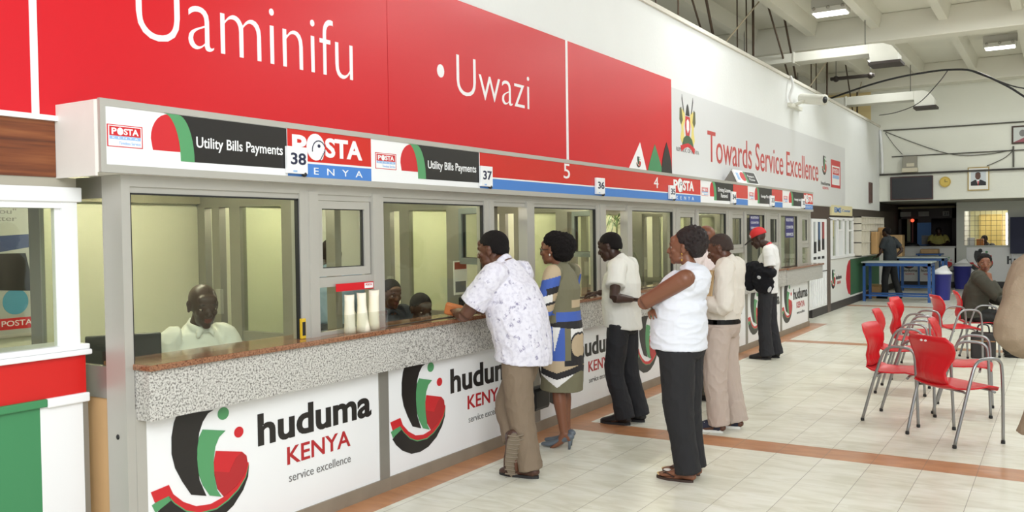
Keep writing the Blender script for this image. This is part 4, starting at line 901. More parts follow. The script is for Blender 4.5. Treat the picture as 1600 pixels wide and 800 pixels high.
bm = B(); tube(bm, [(-3.9, 27.6, 1.22), (-3.8, 27.58, 1.29), (-3.7, 27.6, 1.22)], .012, 6, (0, 1, 0), smooth=4); obj('handle', bm, BLACKP, t)
bm = B(); box(bm, (-3.40, 26.9, .96), (-2.95, 27.3, 1.09), 0, .02); tag(obj('wrapped_packet', bm, _M['kraft']), 'flat brown wrapped packet in front of the far counter attendant', 'parcel')
t = thing('packing_stand', 'low stand carrying the brown packet in front of the far counter', 'stand', (-3.15, 27.05, 0)); bm = B(); box(bm, (-3.5, 26.85, .92), (-2.85, 27.35, .96)); obj('shelf', bm, BSTEEL, t)
for x in (-3.46, -2.93):
    bm = B(); box(bm, (x, 26.9, 0), (x+.05, 26.95, .92)); obj('leg', bm, BSTEEL, t)

# ------------------------------------------------------------ far counter and dark kiosk
plC = PY(27.5)
t = thing('far_counter', 'white panelled counter under the dark kiosk at the back', 'counter', (-3.35, 27.5, 0))
bm = B(); box(bm, (-4.0, 27.5, .16), (-2.60, 27.58, 1.10)); obj('front_panel', bm, mat('far_white', (214, 214, 210), .45), t)
bm = B(); box(bm, (-4.0, 27.48, 1.10), (-2.57, 28.0, 1.15)); obj('worktop', bm, mat('far_top', (190, 190, 184), .4), t)
bm = B(); box(bm, (-4.0, 27.47, 0), (-2.58, 27.58, .16)); obj('plinth', bm, _M['skirting_black'], t)
for j, x in enumerate((-3.98, -3.5, -3.03)):
    bm = B(); emblem(bm, plC, x+.04, .42, .55, 0, 1., (0, 1, 2, 2, 0)); obj('emblem', bm, [BLACK, GREEN, LRED], t)
    bm = B(); text(bm, plC, 'huduma', x+.05, x+.43, .43, .51, 0, .003, 0, .02); obj('lettering', bm, BLACK, t)
    bm = B(); text(bm, plC, 'KENYA', x+.12, x+.36, .34, .39, 0, .003, 0, .01); obj('lettering', bm, DRED, t)
t = thing('kiosk', 'dark brown kiosk with small white notices behind the far counter', 'kiosk', (-3.5, 29.2, 0))
KB = mat('kiosk_brown', (48, 34, 28), .5, var=.15); plK = PY(29.0)
bm = B(); box(bm, (-4.26, 29.0, 1.95), (-2.66, 29.1, 2.25)); box(bm, (-4.26, 29.0, 0), (-4.18, 29.1, 2.25)); box(bm, (-2.80, 29.0, 0), (-2.66, 29.1, 2.25)); box(bm, (-3.72, 29.02, 0), (-3.36, 29.1, 2.0)); box(bm, (-4.26, 29.0, 0), (-2.66, 29.1, 1.12)); box(bm, (-4.26, 30.8, 0), (-2.66, 30.9, 2.3)); obj('shell', bm, KB, t)
bm = B(); box(bm, (-4.26, 28.93, 2.25), (-2.72, 29.1, 2.31)); obj('cornice', bm, mat('cornice_olive', (150, 140, 100), .5), t)
for a, c, s in ((-4.21, -3.91, None), (-3.71, -3.42, None), (-3.05, -2.88, '21')):
    bm = B(); rect(bm, plK, a, c, 2.02, 2.16, 0, .006, 0)
    if s: text(bm, plK, s, a+.03, c-.03, 2.05, 2.13, .006, .008, 1, .02)
    obj('notice', bm, [mat('notice_grey', (150, 148, 142), .6), BLACKP], t)
bm = B(); rect(bm, plK, -3.74, -3.36, 1.15, 1.83, .01, .02, 0); rect(bm, plK, -3.62, -3.38, 1.18, 1.45, .02, .024, 1); obj('blue_poster', bm, [mat('poster_sky', (70, 120, 180), .5), mat('notice_grey', (150, 148, 142), .6)], t)
bm = B(); box(bm, (-4.02, 29.0, 1.12), (-3.93, 29.04, 1.95)); obj('post', bm, mat('post_olive', (130, 130, 96), .5), t)
bm = B(); box(bm, (-3.885, 28.98, 1.15), (-3.85, 29.0, 1.93)); obj('door_edge', bm, mat('door_red', (110, 44, 34), .5), t)
bm = B(); disc(bm, plK, -3.868, 1.9, .05, .05, .03, .05, 0); tag(obj('indicator_lamp', bm, mat('lit_red', (255, 90, 60), .5, emit=1.5)), 'small red indicator lamp glowing on the dark kiosk', 'lamp')

# ------------------------------------------------------------ office cabin at the right rear
CB = mat('cabin_white', (206, 208, 200), .5)
bm = B(); box(bm, (-2.55, 27.5, .18), (5.4, 27.6, 1.16)); box(bm, (-2.55, 27.5, 1.16), (-2.36, 27.6, 2.37)); box(bm, (-1.30, 27.5, 1.16), (5.4, 27.6, 2.37)); box(bm, (-2.36, 27.5, 2.12), (-1.30, 27.6, 2.37)); box(bm, (-2.55, 27.6, 0), (-2.45, 31, 2.37)); obj('wall_cabin', bm, CB, kind='structure')
bm = B(); box(bm, (-2.55, 27.49, 0), (5.4, 27.6, .18)); obj('baseboard_cabin', bm, _M['skirting_black'], kind='structure')
bm = B(); box(bm, (-2.45, 30.6, 0), (5.4, 30.7, 2.4)); obj('wall_cabin_rear', bm, mat('cabin_yellow', (226, 222, 176), .6), kind='structure')
bm = B(); box(bm, (-2.36, 27.46, 1.14), (-1.30, 27.62, 1.17)); obj('trim_26', bm, CB, kind='structure')
t = thing('window_grille', 'wire grille across the lit office window at the back', 'grille', (-1.83, 27.52, 1.17))
bm = B()
for j in range(9): x = -2.36+j*.1325; box(bm, (x-.004, 27.53, 1.17), (x+.004, 27.54, 2.12))
for j in range(8): z = 1.17+j*.136; box(bm, (-2.36, 27.53, z-.004), (-1.30, 27.54, z+.004))
obj('wires', bm, DK, t)
t = thing('office_lamp', 'bright upright tube lamp inside the lit office', 'lamp', (-1.42, 30.5, 1.2)); bm = B(); box(bm, (-1.5, 30.54, 1.1), (-1.36, 30.6, 2.1)); obj('casing', bm, VWHITE, t)
bm = B(); tube(bm, [(-1.43, 30.51, 1.15), (-1.43, 30.51, 2.05)], .03, 10, (1, 0, 0)); obj('tube', bm, mat('lit_tube_strong', (255, 240, 250), .4, emit=12), t)
area('office_light', (-1.6, 29.4, 2.3), (-1.7, 29.5, 0), 1.4, 1.4, 28, (1, .97, .86))  # assumed overhead light of the lit office, without a built fixture
plO = PY(30.6)
t = thing('office_cupboard', 'pale wooden cupboard at the back of the lit office', 'cupboard', (-1.9, 30.5, 0)); bm = B(); box(bm, (-2.2, 30.4, 0), (-1.6, 30.59, 2.05)); obj('carcass', bm, mat('cupboard', (196, 170, 96), .5), t)
for x in (-2.19, -1.89):
    bm = B(); box(bm, (x, 30.385, .1), (x+.28, 30.4, 2.0)); obj('door', bm, mat('cupboard_door', (206, 182, 110), .5), t)
t = thing('office_desk', 'office desk with papers inside the lit office', 'desk', (-1.85, 28.3, 0)); bm = B(); box(bm, (-2.4, 28.0, .72), (-1.2, 28.6, .76)); obj('desk_top', bm, mat('desk_pale', (170, 160, 120), .5), t)
for x in (-2.38, -1.26):
    bm = B(); box(bm, (x, 28.02, 0), (x+.04, 28.58, .72)); obj('leg', bm, DK, t)
for x, y, z1, m_, lab in ((-2.24, 28.2, 1.38, VWHITE, 'white carton on the office desk'), (-2.02, 28.3, 1.34, mat('orange_box', (206, 130, 60), .5), 'orange carton on the office desk')):
    bm = B(); box(bm, (x-.09, y-.1, .761), (x+.09, y+.1, z1), 0, .01); tag(obj('office_carton', bm, m_), lab, 'carton', 'cartons on the office desk')
t = thing('cabin_banner', 'white banner with a large emblem under the lit office window', 'banner', (-1.3, 27.5, .2)); bm = B(); plB = PY(27.5); rect(bm, plB, -2.3, .4, .2, 1.12, .001, .003); obj('sheet', bm, VWHITE, t)
plB = PY(27.497); bm = B(); emblem(bm, plB, -2.24, .28, .95, 0, 1., (0, 1, 2, 2, 0)); disc(bm, plB, -1.96, 1.04, .05, .045, 0, .003, 0); obj('emblem', bm, [BLACK, GREEN, LRED], t)
bm = B(); text(bm, plB, 'huduma', -1.32, -.3, .66, .88, 0, .003, 0, .03); obj('lettering', bm, BLACK, t)
t = thing('notice_board', 'dark navy board standing at the right edge in front of the office', 'board', (-1.0, 27.2, 0)); bm = B(); box(bm, (-1.235, 27.25, .95), (-.4, 27.3, 1.93)); obj('board', bm, mat('board_navy', (30, 34, 66), .6), t)
for x in (-1.2, -.45):
    bm = B(); box(bm, (x, 27.26, 0), (x+.03, 27.29, .95)); box(bm, (x-.01, 27.1, 0), (x+.04, 27.44, .02)); obj('leg', bm, STEEL, t)
# ------------------------------------------------------------ people
SKIN = mat('skin_dark', (92, 58, 42), .42, spec=.45, var=.08, vscale=14)
SKIN_D = mat('skin_deep', (62, 42, 34), .42, spec=.45, var=.08, vscale=14)
SKIN_M = mat('skin_brown', (122, 78, 56), .42, spec=.45, var=.08, vscale=14)
LIPS = mat('lips', (112, 62, 54), .4)
PALM = mat('palm_skin', (164, 116, 92), .5)
HAIR = mat('black_hair', (28, 24, 23), .8, spec=.2, bump=1., bscale=220)
EYEW = mat('eye_white', (184, 172, 160), .4); IRIS = mat('eye_iris', (34, 22, 18), .15)

def remesh(bm, vs, smooth=3, wob=None):
    """melt the volumes in bm into one continuous surface"""
    me = bpy.data.meshes.new('r'); bmesh.ops.recalc_face_normals(bm, faces=bm.faces[:]); bm.to_mesh(me); bm.free()
    o = bpy.data.objects.new('r', me); C.objects.link(o)
    m = o.modifiers.new('v', 'REMESH'); m.mode = 'VOXEL'; m.voxel_size = vs
    if smooth:
        s = o.modifiers.new('s', 'SMOOTH'); s.factor = .5; s.iterations = smooth
    dg = bpy.context.evaluated_depsgraph_get(); m2 = bpy.data.meshes.new_from_object(o.evaluated_get(dg))
    bpy.data.objects.remove(o); bpy.data.meshes.remove(me)
    if wob:
        nn = [v.normal.copy() for v in m2.vertices]
        for v, q in zip(m2.vertices, nn): v.co += q*wob(v.co, q)
    out = bmesh.new(); out.from_mesh(m2); bpy.data.meshes.remove(m2)
    for f in out.faces: f.smooth = True; f.material_index = 0
    return out
def folds(amp, s=(9, 9, 5), seed=0.):
    """soft cloth folds"""
    def w_(p, n_):
        q = Vector((p.x*s[0]+seed, p.y*s[1], p.z*s[2]))
        a = noise.noise(q)*1.0; b = noise.noise(q*2.3+Vector((7, 3, seed)))
        r = 1-abs(noise.noise(q*1.25+Vector((seed, 11, 5))))*2.2
        return amp*(.55*a+.3*b+.55*max(0, r)**2)
    return w_
class Fig:
    def __init__(s, x, y, deg):
        a = math.radians(deg); s.o = Vector((x, y, 0)); s.F = Vector((math.cos(a), math.sin(a), 0)); s.L = Vector((-math.sin(a), math.cos(a), 0)); s.Z = Vector((0, 0, 1))
    def p(s, q): return s.o+s.F*q[0]+s.L*q[1]+s.Z*q[2]
    def d(s, q): return (s.F*q[0]+s.L*q[1]+s.Z*q[2]).normalized()
def hand(bm, wr, d, n, left, curl=.35, sc=1., grip=0.):
    """palm, four jointed fingers and a thumb; d points along the fingers, n out of the palm"""
    d = d.normalized(); n = (n-d*n.dot(d)).normalized(); lat = d.cross(n)*(-1 if left else 1)
    k = wr+d*.088*sc
    tube(bm, [wr-d*.01, wr+d*.015*sc, wr+d*.05*sc, k, k+d*.012*sc], [(.022*sc, .017*sc), (.026*sc, .017*sc), (.036*sc, .015*sc), (.040*sc, .013*sc), (.034*sc, .009*sc)], 14, lat)
    for j, (o_, ln) in enumerate(((.0315, .068), (.0108, .077), (-.0105, .071), (-.031, .056))):
        p = k+lat*o_*sc+d*(.002 if j in (1, 2) else -.006)*sc; pts = [p-d*.02*sc, p]; a = 0.
        dr0 = (d+lat*o_*1.6).normalized()
        for q, (fr, cr) in enumerate(((.46, 1.), (.30, 1.25), (.24, .8))):
            a += curl*cr*(1+.12*j); dr = dr0*math.cos(a)+n*math.sin(a); p = p+dr*ln*fr*sc; pts.append(p)
        tube(bm, pts, [r*sc for r in (.0085, .0088, .0082, .0076, .0062)], 10, lat, dome=True, smooth=2)
    p = wr+d*.022*sc+lat*.022*sc+n*.004*sc; t1 = (d*.62+lat*.72+n*(.25+grip)).normalized(); t2 = (d*.86+lat*.25+n*(.35+grip)).normalized()
    tube(bm, [p-t1*.01, p+t1*.035*sc, p+t1*.035*sc+t2*.032*sc, p+t1*.035*sc+t2*.06*sc], [(.014*sc, .013*sc), .0115*sc, .0098*sc, .0075*sc], 10, n, dome=True, smooth=2)
def head_bm(female=False, full=0.):
    """head in its own frame: x to the face, y to the left ear, z up, origin between the ears"""
    h = B()
    ell(h, (-.014, 0, .034), (.096, .075, .084), seg=32); ell(h, (.012, 0, .012), (.085, .069, .085), seg=32)
    ell(h, (.036, 0, -.036), (.054, .057+full*.3, .076), seg=24); ell(h, (.030, 0, -.074), (.056, .048+full, .036), seg=24)
    ell(h, (.070, 0, -.096), (.021, .024, .018)); ell(h, (.074, 0, .026), (.020, .052, .018)); ell(h, (.064, 0, .052), (.03, .055, .03))
    for s in (-1, 1):
        ell(h, (.060, s*.040, -.022), (.024, .020+full*.5, .022)); ell(h, (.084, s*.026, .018), (.010, .022, .006), Euler((s*.15, 0, 0)).to_matrix())
        ell(h, (.098, s*.0135, -.031), (.012, .0095, .0085))
        E_ = Euler((0, .12, s*.35)).to_matrix()
        ell(h, (-.012, s*.077, -.006), (.019, .007, .031), E_); ell(h, (-.017, s*.082, .010), (.014, .006, .017), E_); ell(h, (-.006, s*.076, -.030), (.009, .007, .011), E_)
    tube(h, [(.082, 0, .020), (.094, 0, -.004), (.108, 0, -.022), (.110, 0, -.030), (.096, 0, -.038)], [.009, .010, .0125, .0125, .009], 10, (0, 1, 0), dome=True)
    ell(h, (.090, 0, -.052), (.012, .024, .0075)); ell(h, (.089, 0, -.066), (.0125, .021, .0085)); ell(h, (.080, 0, -.058), (.014, .034, .018))
    ell(h, (.080, 0, -.080), (.012, .020, .012))
    return h
def shoe(t, P, yaw, pitch, upper, sole, left, heel=0., width=1., length=1., tread=False):
    """P: point under the ball of the foot; pitch lifts the heel"""
    s = B(); so = B()
    R = [(-.165, .026, .026, .042), (-.15, .034, .042, .048), (-.10, .037, .050, .055), (-.05, .038, .046, .052), (.0, .045, .036, .038), (.05, .045, .028, .031), (.085, .036, .022, .026), (.103, .022, .015, .021)]
    tube(s, [(x*length, 0, z) for x, a, b, z in R], [(a, b) for x, a, b, z in R], 16, (0, 1, 0), dome=True, smooth=2)
    tube(s, [(-.115*length, 0, .06), (-.115*length, 0, .115)], [(.040, .040), (.037, .042)], 14, (0, 1, 0))
    s = remesh(s, .006, 2)
    for v in s.verts: v.co.z = max(v.co.z, .016)
    n = 26; out = []
    for k in range(n):
        a = 2*math.pi*k/n; x = math.cos(a); y = math.sin(a)
        wd = .046 if x > -.2 else .040
        wd *= 1-.18*math.exp(-((x+.1)/.25)**2)
        out.append(((x*.142-.032)*length, y*wd+(.006*(1 if left else -1))*x))
    poly(so, Plane((0, 0, 0), (1, 0, 0), (0, 1, 0)), out, 0, .02)
    if heel: box(so, (-.172*length, -.036, -.0), (-.09*length, .036, .02))
    if tread:
        for j in range(11):
            x = (-.165+.027*j)*length; hw = .034+.008*math.sin(max(0, j-3)/8*math.pi); tube(so, [(x-.006, -hw, -.002), (x+.006, 0, -.003), (x-.006, hw, -.002)], [(.006, .005)]*3, 6, (1, 0, 0))
    M = Matrix.Translation(P) @ Matrix.Rotation(yaw, 4, 'Z') @ Matrix.Rotation(pitch, 4, 'Y') @ Matrix.Diagonal((1, width, 1, 1))
    s.transform(M); so.transform(M)
    o = obj('shoe', s, upper, t); obj('sole', so, sole, o)
def pants(t, f, S, m, cuff=.055, w_=(.098, .078, .072, .078), vs=.007, amp=.008, name='trousers', seat=None):
    b = B(); pel = f.p(S['pelvis']); ga, gb = seat or (S['g'][0][0]+.012, S['g'][0][1]+.012); up = S.get('belt', S['pelvis'][2]+.12)
    wp = f.p((S['pelvis'][0]*.6+S['waist'][0]*.4, S['pelvis'][1], up))
    tube(b, [pel-f.Z*.09, pel-f.Z*.05, pel, (pel+wp)/2, wp], [(ga*.70, gb*.7), (ga*.9, gb*.92), (ga, gb), (ga*.98, gb*.97), (ga*.94, gb*.93)], 26, f.L, smooth=3)
    for k in 'LR':
        h, kn, an = f.p(S['hip'][k]), f.p(S['kn'][k]), f.p(S['an'][k]); cz = cuff[k] if isinstance(cuff, dict) else cuff
        e = an+(an-kn)*((cz-an.z)/(an.z-kn.z) if abs(an.z-kn.z) > .05 else 0)
        tube(b, [h+f.Z*.02, h*.55+kn*.45, kn, kn*.5+e*.5, e], [w_[0], w_[0]*.93, w_[1], w_[2], w_[3]], 18, f.L, smooth=4)
    b = remesh(b, vs, 3, folds(amp, (11, 11, 7), random.random()*9))
    return obj(name, b, m, t)
def top(t, f, S, m, sleeve=.6, ease=.018, hem=None, hemr=None, vs=.007, amp=.008, name='shirt', collar=True, slots=None, mats=None, sl=(.068, .062, .056, .042), fold=(9, 9, 6), extra=(), cdrop=.012):
    """shirt, blouse or jacket; sleeve counts joints: .6 short sleeve, 1.9 to the wrist, 0 sleeveless"""
    b = B(); g = S['g']
    pel, wa, ch, nk = (f.p(S[k]) for k in ('pelvis', 'waist', 'chest', 'neck'))
    shc = (f.p(S['sh']['L'])+f.p(S['sh']['R']))/2
    rings = []
    if hem is not None:
        hr = hemr or (g[0][0]+ease+.01, g[0][1]+ease+.01); hp = f.p((S['hemf'] if 'hemf' in S else S['pelvis'][0], S['pelvis'][1], hem))
        rings += [(hp, hr)]
        if hem < S['pelvis'][2]-.03: rings += [(pel, (g[0][0]+ease, g[0][1]+ease))]
    else: rings += [(f.p((S['pelvis'][0]*.6+S['waist'][0]*.4, S['pelvis'][1], S.get('belt', S['pelvis'][2]+.1))), (g[0][0]*.96+ease*.6, g[0][1]*.96+ease*.6))]
    rings += [(wa, (g[1][0]+ease, g[1][1]+ease)), (ch, (g[2][0]+ease, g[2][1]+ease)), (shc-f.Z*.015+f.F*0.0, (g[2][0]*.93+ease*.5, g[2][1]*.72+ease*.5)), (shc*.5+nk*.5+f.Z*.008, (g[2][0]*.60, g[2][1]*.57)), (nk-f.Z*cdrop, (.070, .070))]
    tube(b, [r[0] for r in rings], [r[1] for r in rings], 28, f.L, smooth=4)
    for k in 'LR':
        s, e, w_ = (f.p(S[j][k]) for j in ('sh', 'el', 'wr'))
        inn = s*.72+shc*.28+f.Z*.012
        if sleeve <= 0:
            ell(b, s*.80+shc*.20-f.Z*.02, (.062, .062, .07))
            continue
        if sleeve <= 1:
            q = s.lerp(e, sleeve); tube(b, [inn, s+f.Z*.004, s.lerp(e, sleeve*.5), q], [sl[0]*1.02, sl[0], sl[1]*1.02, sl[1]*1.06], 18, f.F, smooth=3)
        else:
            q = e.lerp(w_, sleeve-1); tube(b, [inn, s+f.Z*.004, s.lerp(e, .5), e, e.lerp(w_, (sleeve-1)*.5), q], [sl[0]*1.02, sl[0], sl[1], sl[2]*1.03, sl[2], sl[3]], 18, f.F, smooth=4)
    if collar:
        ax = (f.p(S['head'])-f.F*.02-nk).normalized(); a_, b_ = frame_of(ax, f.L); n = 28; R_ = .063
        # a folded collar: stands at the nape, opens at the throat
        P = [nk-f.Z*cdrop+ax*(.016+.010*(1 if (b_*math.sin(q)+a_*math.cos(q)).dot(f.F) < 0 else -1)*abs((b_*math.sin(q)+a_*math.cos(q)).dot(f.F)))+(a_*math.cos(q)+b_*math.sin(q))*R_ for q in [2*math.pi*k/n for k in range(n+1)]]
        tube(b, P, [(.021, .0085)]*(n+1), 10, ax)
        for s_ in (-1, 1): tube(b, [nk-f.Z*cdrop+f.F*.062+f.L*s_*.012+ax*.004, nk-f.Z*(cdrop+.03)+f.F*.082+f.L*s_*.045, nk-f.Z*(cdrop+.055)+f.F*.085+f.L*s_*.052], [(.018, .008), (.016, .008), (.006, .005)], 8, f.L)
    for c_, r_ in extra: ell(b, f.p(c_), r_)
    b = remesh(b, vs, 2, folds(amp, fold, random.random()*9))
    if slots:
        for q in b.faces: q.material_index = slots(q.calc_center_median(), q.normal)
    return obj(name, b, mats or m, t)
def body(t, f, S, skin, vs=.005, female=False, full=0., legs=True, feet=False, hands=True, bald=False):
    """the whole figure as one continuous skin, from scalp to feet"""
    b = B(); g = S['g']
    pel, wa, ch, nk, hd = (f.p(S[k]) for k in ('pelvis', 'waist', 'chest', 'neck', 'head'))
    shc = (f.p(S['sh']['L'])+f.p(S['sh']['R']))/2
    tube(b, [pel-f.Z*.07, pel, wa, ch, shc, nk], [(g[0][0]*.7, g[0][1]*.7), (g[0][0]*.94, g[0][1]*.92), (g[1][0]*.94, g[1][1]*.92), (g[2][0]*.93, g[2][1]*.9), (g[2][0]*.78, g[2][1]*.6), (.055, .055)], 24, f.L, smooth=3)
    H = Matrix.Translation(hd) @ Matrix((f.F, f.L, f.Z)).transposed().to_4x4() @ Euler((math.radians(S.get('hroll', 0)), math.radians(S.get('hpitch', 0)), math.radians(S.get('hyaw', 0)))).to_matrix().to_4x4()
    sc = S.get('hs', 1.0); H = H @ Matrix.Scale(sc, 4)
    hb = head_bm(female, full); hb.transform(H); merge(b, hb)
    nr = .047 if female else .055+full*.5
    tube(b, [nk-f.Z*.03, nk+f.Z*.01, H @ Vector((-.018, 0, -.075)), H @ Vector((-.012, 0, -.02))], [(nr*1.15, nr*1.1), (nr*1.02, nr), (nr*.98, nr*.98), nr*.95], 18, f.L, smooth=3)
    am = S.get('arm', 1.)
    for k in 'LR':
        s, e, w_ = (f.p(S[j][k]) for j in ('sh', 'el', 'wr'))
        ell(b, s, (.052*am, .052*am, .05*am))
        tube(b, [s*.8+shc*.2, s, s.lerp(e, .4), s.lerp(e, .8), e], [.05*am, .051*am, .049*am, .042*am, .040*am], 16, f.F, smooth=3)
        tube(b, [e, e.lerp(w_, .25), e.lerp(w_, .6), w_], [.040*am, .042*am, .034*am, .025], 16, f.F, smooth=3)
        if hands:
            d, n_, cu = S['hand'][k][:3]; hand(b, w_, f.d(d), f.d(n_), k == 'L', cu, S.get('hsz', 1.), S['hand'][k][3] if len(S['hand'][k]) > 3 else 0.)
        if legs:
            h, kn, an = (f.p(S[j][k]) for j in ('hip', 'kn', 'an'))
            tube(b, [h+f.Z*.03, h.lerp(kn, .3), h.lerp(kn, .75), kn], [.078, .08, .062, .052], 16, f.L, smooth=3)
            tube(b, [kn, kn.lerp(an, .28), kn.lerp(an, .65), an], [.051, .054, .040, .031], 16, f.L, smooth=3)
            ty = math.radians(S.get('toe', {}).get(k, 0)); tp = math.radians(S.get('lift', {}).get(k, 0))
            fd = (f.F*math.cos(ty)+f.L*math.sin(ty)); fl = fd*math.cos(tp)-f.Z*math.sin(tp); up = fd*math.sin(tp)+f.Z*math.cos(tp)
            q = an-up*.045
            tube(b, [an, an-up*.02+fl*.02, q+fl*.06, q+fl*.11-up*.012, q+fl*.155-up*.02], [(.032, .034), (.034, .038), (.038, .026), (.042, .018), (.034, .012)], 14, f.L, dome=True, smooth=2)
            tube(b, [an, q-fl*.035+up*.0], [(.03, .03), (.030, .030)], 12, f.L, dome=True)
    b = remesh(b, vs, 2)
    Hi = H.inverted()
    for q in b.faces:
        c = Hi @ q.calc_center_median()
        if c.x > .080 and abs(c.y) < .022 and -.074 < c.z < -.046 and (c.x > .088): q.material_index = 1
    o = obj('body', b, [skin, LIPS], t)
    for s in (-1, 1):
        e = B(); ell(e, (.0690, s*.031, .002), (.0165, .0160, .0115), seg=16); e.transform(H); ey = obj('eye', e, EYEW, o)
        e = B(); ell(e, (.0822, s*.031, .001), (.0050, .0075, .0078), seg=12); e.transform(H); obj('iris', e, IRIS, ey)
    e = B()
    for s in (-1, 1): tube(e, [(.086, s*.012, .024), (.089, s*.028, .029), (.079, s*.048, .023)], [.0035, .0045, .003], 8, (1, 0, 0), dome=True)
    for sgn in (0,):
        pass
    e.transform(H); obj('eyebrows', e, HAIR, o)
    return H
def cropped_hair(t, H, m=HAIR, line=.0, thick=.006, back=True):
    """close cropped hair: a thick cap over the skull cut off along the hairline"""
    h = B(); ell(h, (-.017, 0, .036), (.097+thick, .075+thick, .085+thick), seg=36)
    if back: ell(h, (-.055, 0, .0), (.058+thick*.6, .066+thick*.5, .07), seg=24)
    h = remesh(h, .006, 1, lambda p, n_: .0025*noise.noise(p*140))
    cut = []
    for v in h.verts:
        x, y, z = v.co
        lim = .058+line+.25*max(0, abs(y)-.03)*-1 if x > .03 else (.030 if x > -.005 else -.015-(-x)*.35)
        lim = max(lim, -.055)
        if x > .068+line*.3 or (z < lim): v.co = Vector((-.012, 0, .02))+(v.co-Vector((-.012, 0, .02)))*.80
    h.transform(H); return obj('hair', h, m, t)

VISC = {}
# -- 1 the man leaning on the counter
f = Fig(-3.24, 5.28, 180)
lab = 'heavy man in a printed white shirt leaning on the counter with one foot tipped up'
t = thing('person', lab, 'person', (-3.24, 5.28, 0))
S = dict(pelvis=(-.045, 0, .90), waist=(.0, 0, 1.08), chest=(.06, 0, 1.27), neck=(.105, 0, 1.475), head=(.205, .0, 1.565), hyaw=6, hpitch=8, hs=1.08,
  sh=dict(L=(.075, .205, 1.385), R=(.085, -.205, 1.385)), el=dict(L=(.26, .275, 1.12), R=(.28, -.25, 1.13)), wr=dict(L=(.44, .135, 1.125), R=(.42, -.09, 1.125)),
  hand=dict(L=((.55, -.75, .1), (.3, -.4, -.9), .75, .4), R=((.6, .75, .05), (.3, .3, -.9), .5)),
  hip=dict(L=(-.045, .10, .88), R=(-.04, -.10, .88)), kn=dict(L=(-.06, .09, .47), R=(.10, -.02, .47)), an=dict(L=(-.125, .075, .085), R=(-.02, .085, .215)),
  toe=dict(R=-38), lift=dict(R=80), g=((.200, .165), (.215, .185), (.205, .165)), arm=1.15, hemf=-.04)
H = body(t, f, S, SKIN, full=.012)
cropped_hair(t, H, thick=.007)
SH1 = bpy.data.materials.new('printed_cotton'); SH1.use_nodes = True
def printed(m):
    nt = m.node_tree; b = nt.nodes['Principled BSDF']; tc = N(nt, 'ShaderNodeTexCoord')
    v = N(nt, 'ShaderNodeTexVoronoi'); v.inputs['Scale'].default_value = 15; nt.links.new(tc.outputs['Object'], v.inputs['Vector'])
    r = ramp(nt, [(0, (0, 0, 0, 1)), (.16, (1, 1, 1, 1)), (.22, (.1, .1, .1, 1)), (.30, (.9, .9, .9, 1)), (.36, (0, 0, 0, 1)), (1, (0, 0, 0, 1))]); nt.links.new(v.outputs['Distance'], r.inputs[0])
    ns = N(nt, 'ShaderNodeTexNoise'); ns.inputs['Scale'].default_value = 42; ns.inputs['Detail'].default_value = 5; nt.links.new(tc.outputs['Object'], ns.inputs['Vector'])
    r2 = ramp(nt, [(.46, (0, 0, 0, 1)), (.62, (1, 1, 1, 1))]); nt.links.new(ns.outputs['Fac'], r2.inputs[0])
    mu = N(nt, 'ShaderNodeMath', operation='MULTIPLY'); nt.links.new(r.outputs[0], mu.inputs[0]); nt.links.new(r2.outputs[0], mu.inputs[1])
    ad = N(nt, 'ShaderNodeMath', operation='MULTIPLY_ADD'); nt.links.new(r2.outputs[0], ad.inputs[0]); ad.inputs[1].default_value = .22; nt.links.new(mu.outputs[0], ad.inputs[2])
    mx = N(nt, 'ShaderNodeMix', data_type='RGBA'); nt.links.new(ad.outputs[0], mx.inputs[0]); mx.inputs[6].default_value = srgb(222, 219, 228); mx.inputs[7].default_value = srgb(140, 134, 160)
    nt.links.new(mx.outputs[2], b.inputs['Base Color']); b.inputs['Roughness'].default_value = .8
printed(SH1)
top(t, f, S, SH1, .72, .022, .795, (.222, .196), vs=.006, amp=.010, sl=(.088, .092, .07, .05), name='shirt')
KHAKI = mat('khaki_cloth', (124, 107, 88), .8, var=.08, bump=.2, bscale=150)
pants(t, f, S, KHAKI, {'L': .06, 'R': .24}, (.115, .094, .086, .084), amp=.008, seat=(.180, .140))
BRN = mat('brown_leather', (74, 46, 34), .4, var=.15); SOLE = mat('shoe_sole', (128, 114, 96), .7); BLKS = mat('black_leather', (26, 25, 26), .35); DSOLE = mat('dark_sole', (34, 32, 32), .7)
shoe(t, f.p((.0, .075, 0)), math.pi+.02, 0, BRN, DSOLE, True, width=1.1, length=1.08)
shoe(t, f.p((-.045, .145, .118)), math.radians(180-50), math.radians(70), BRN, SOLE, False, width=1.6, length=1.25, tread=True)
tl = thing('folded_paper', 'orange brown folded paper gripped in the hand of the man leaning on the counter', 'paper', f.p((.50, .07, 1.11)))
b = B(); obox(b, f.p((.50, .07, 1.135)), (.13, .05, .085), Euler((.2, .25, .5)), 0, .012); obj('sheets', b, mat('orange_paper', (186, 110, 56), .6, var=.15), tl)

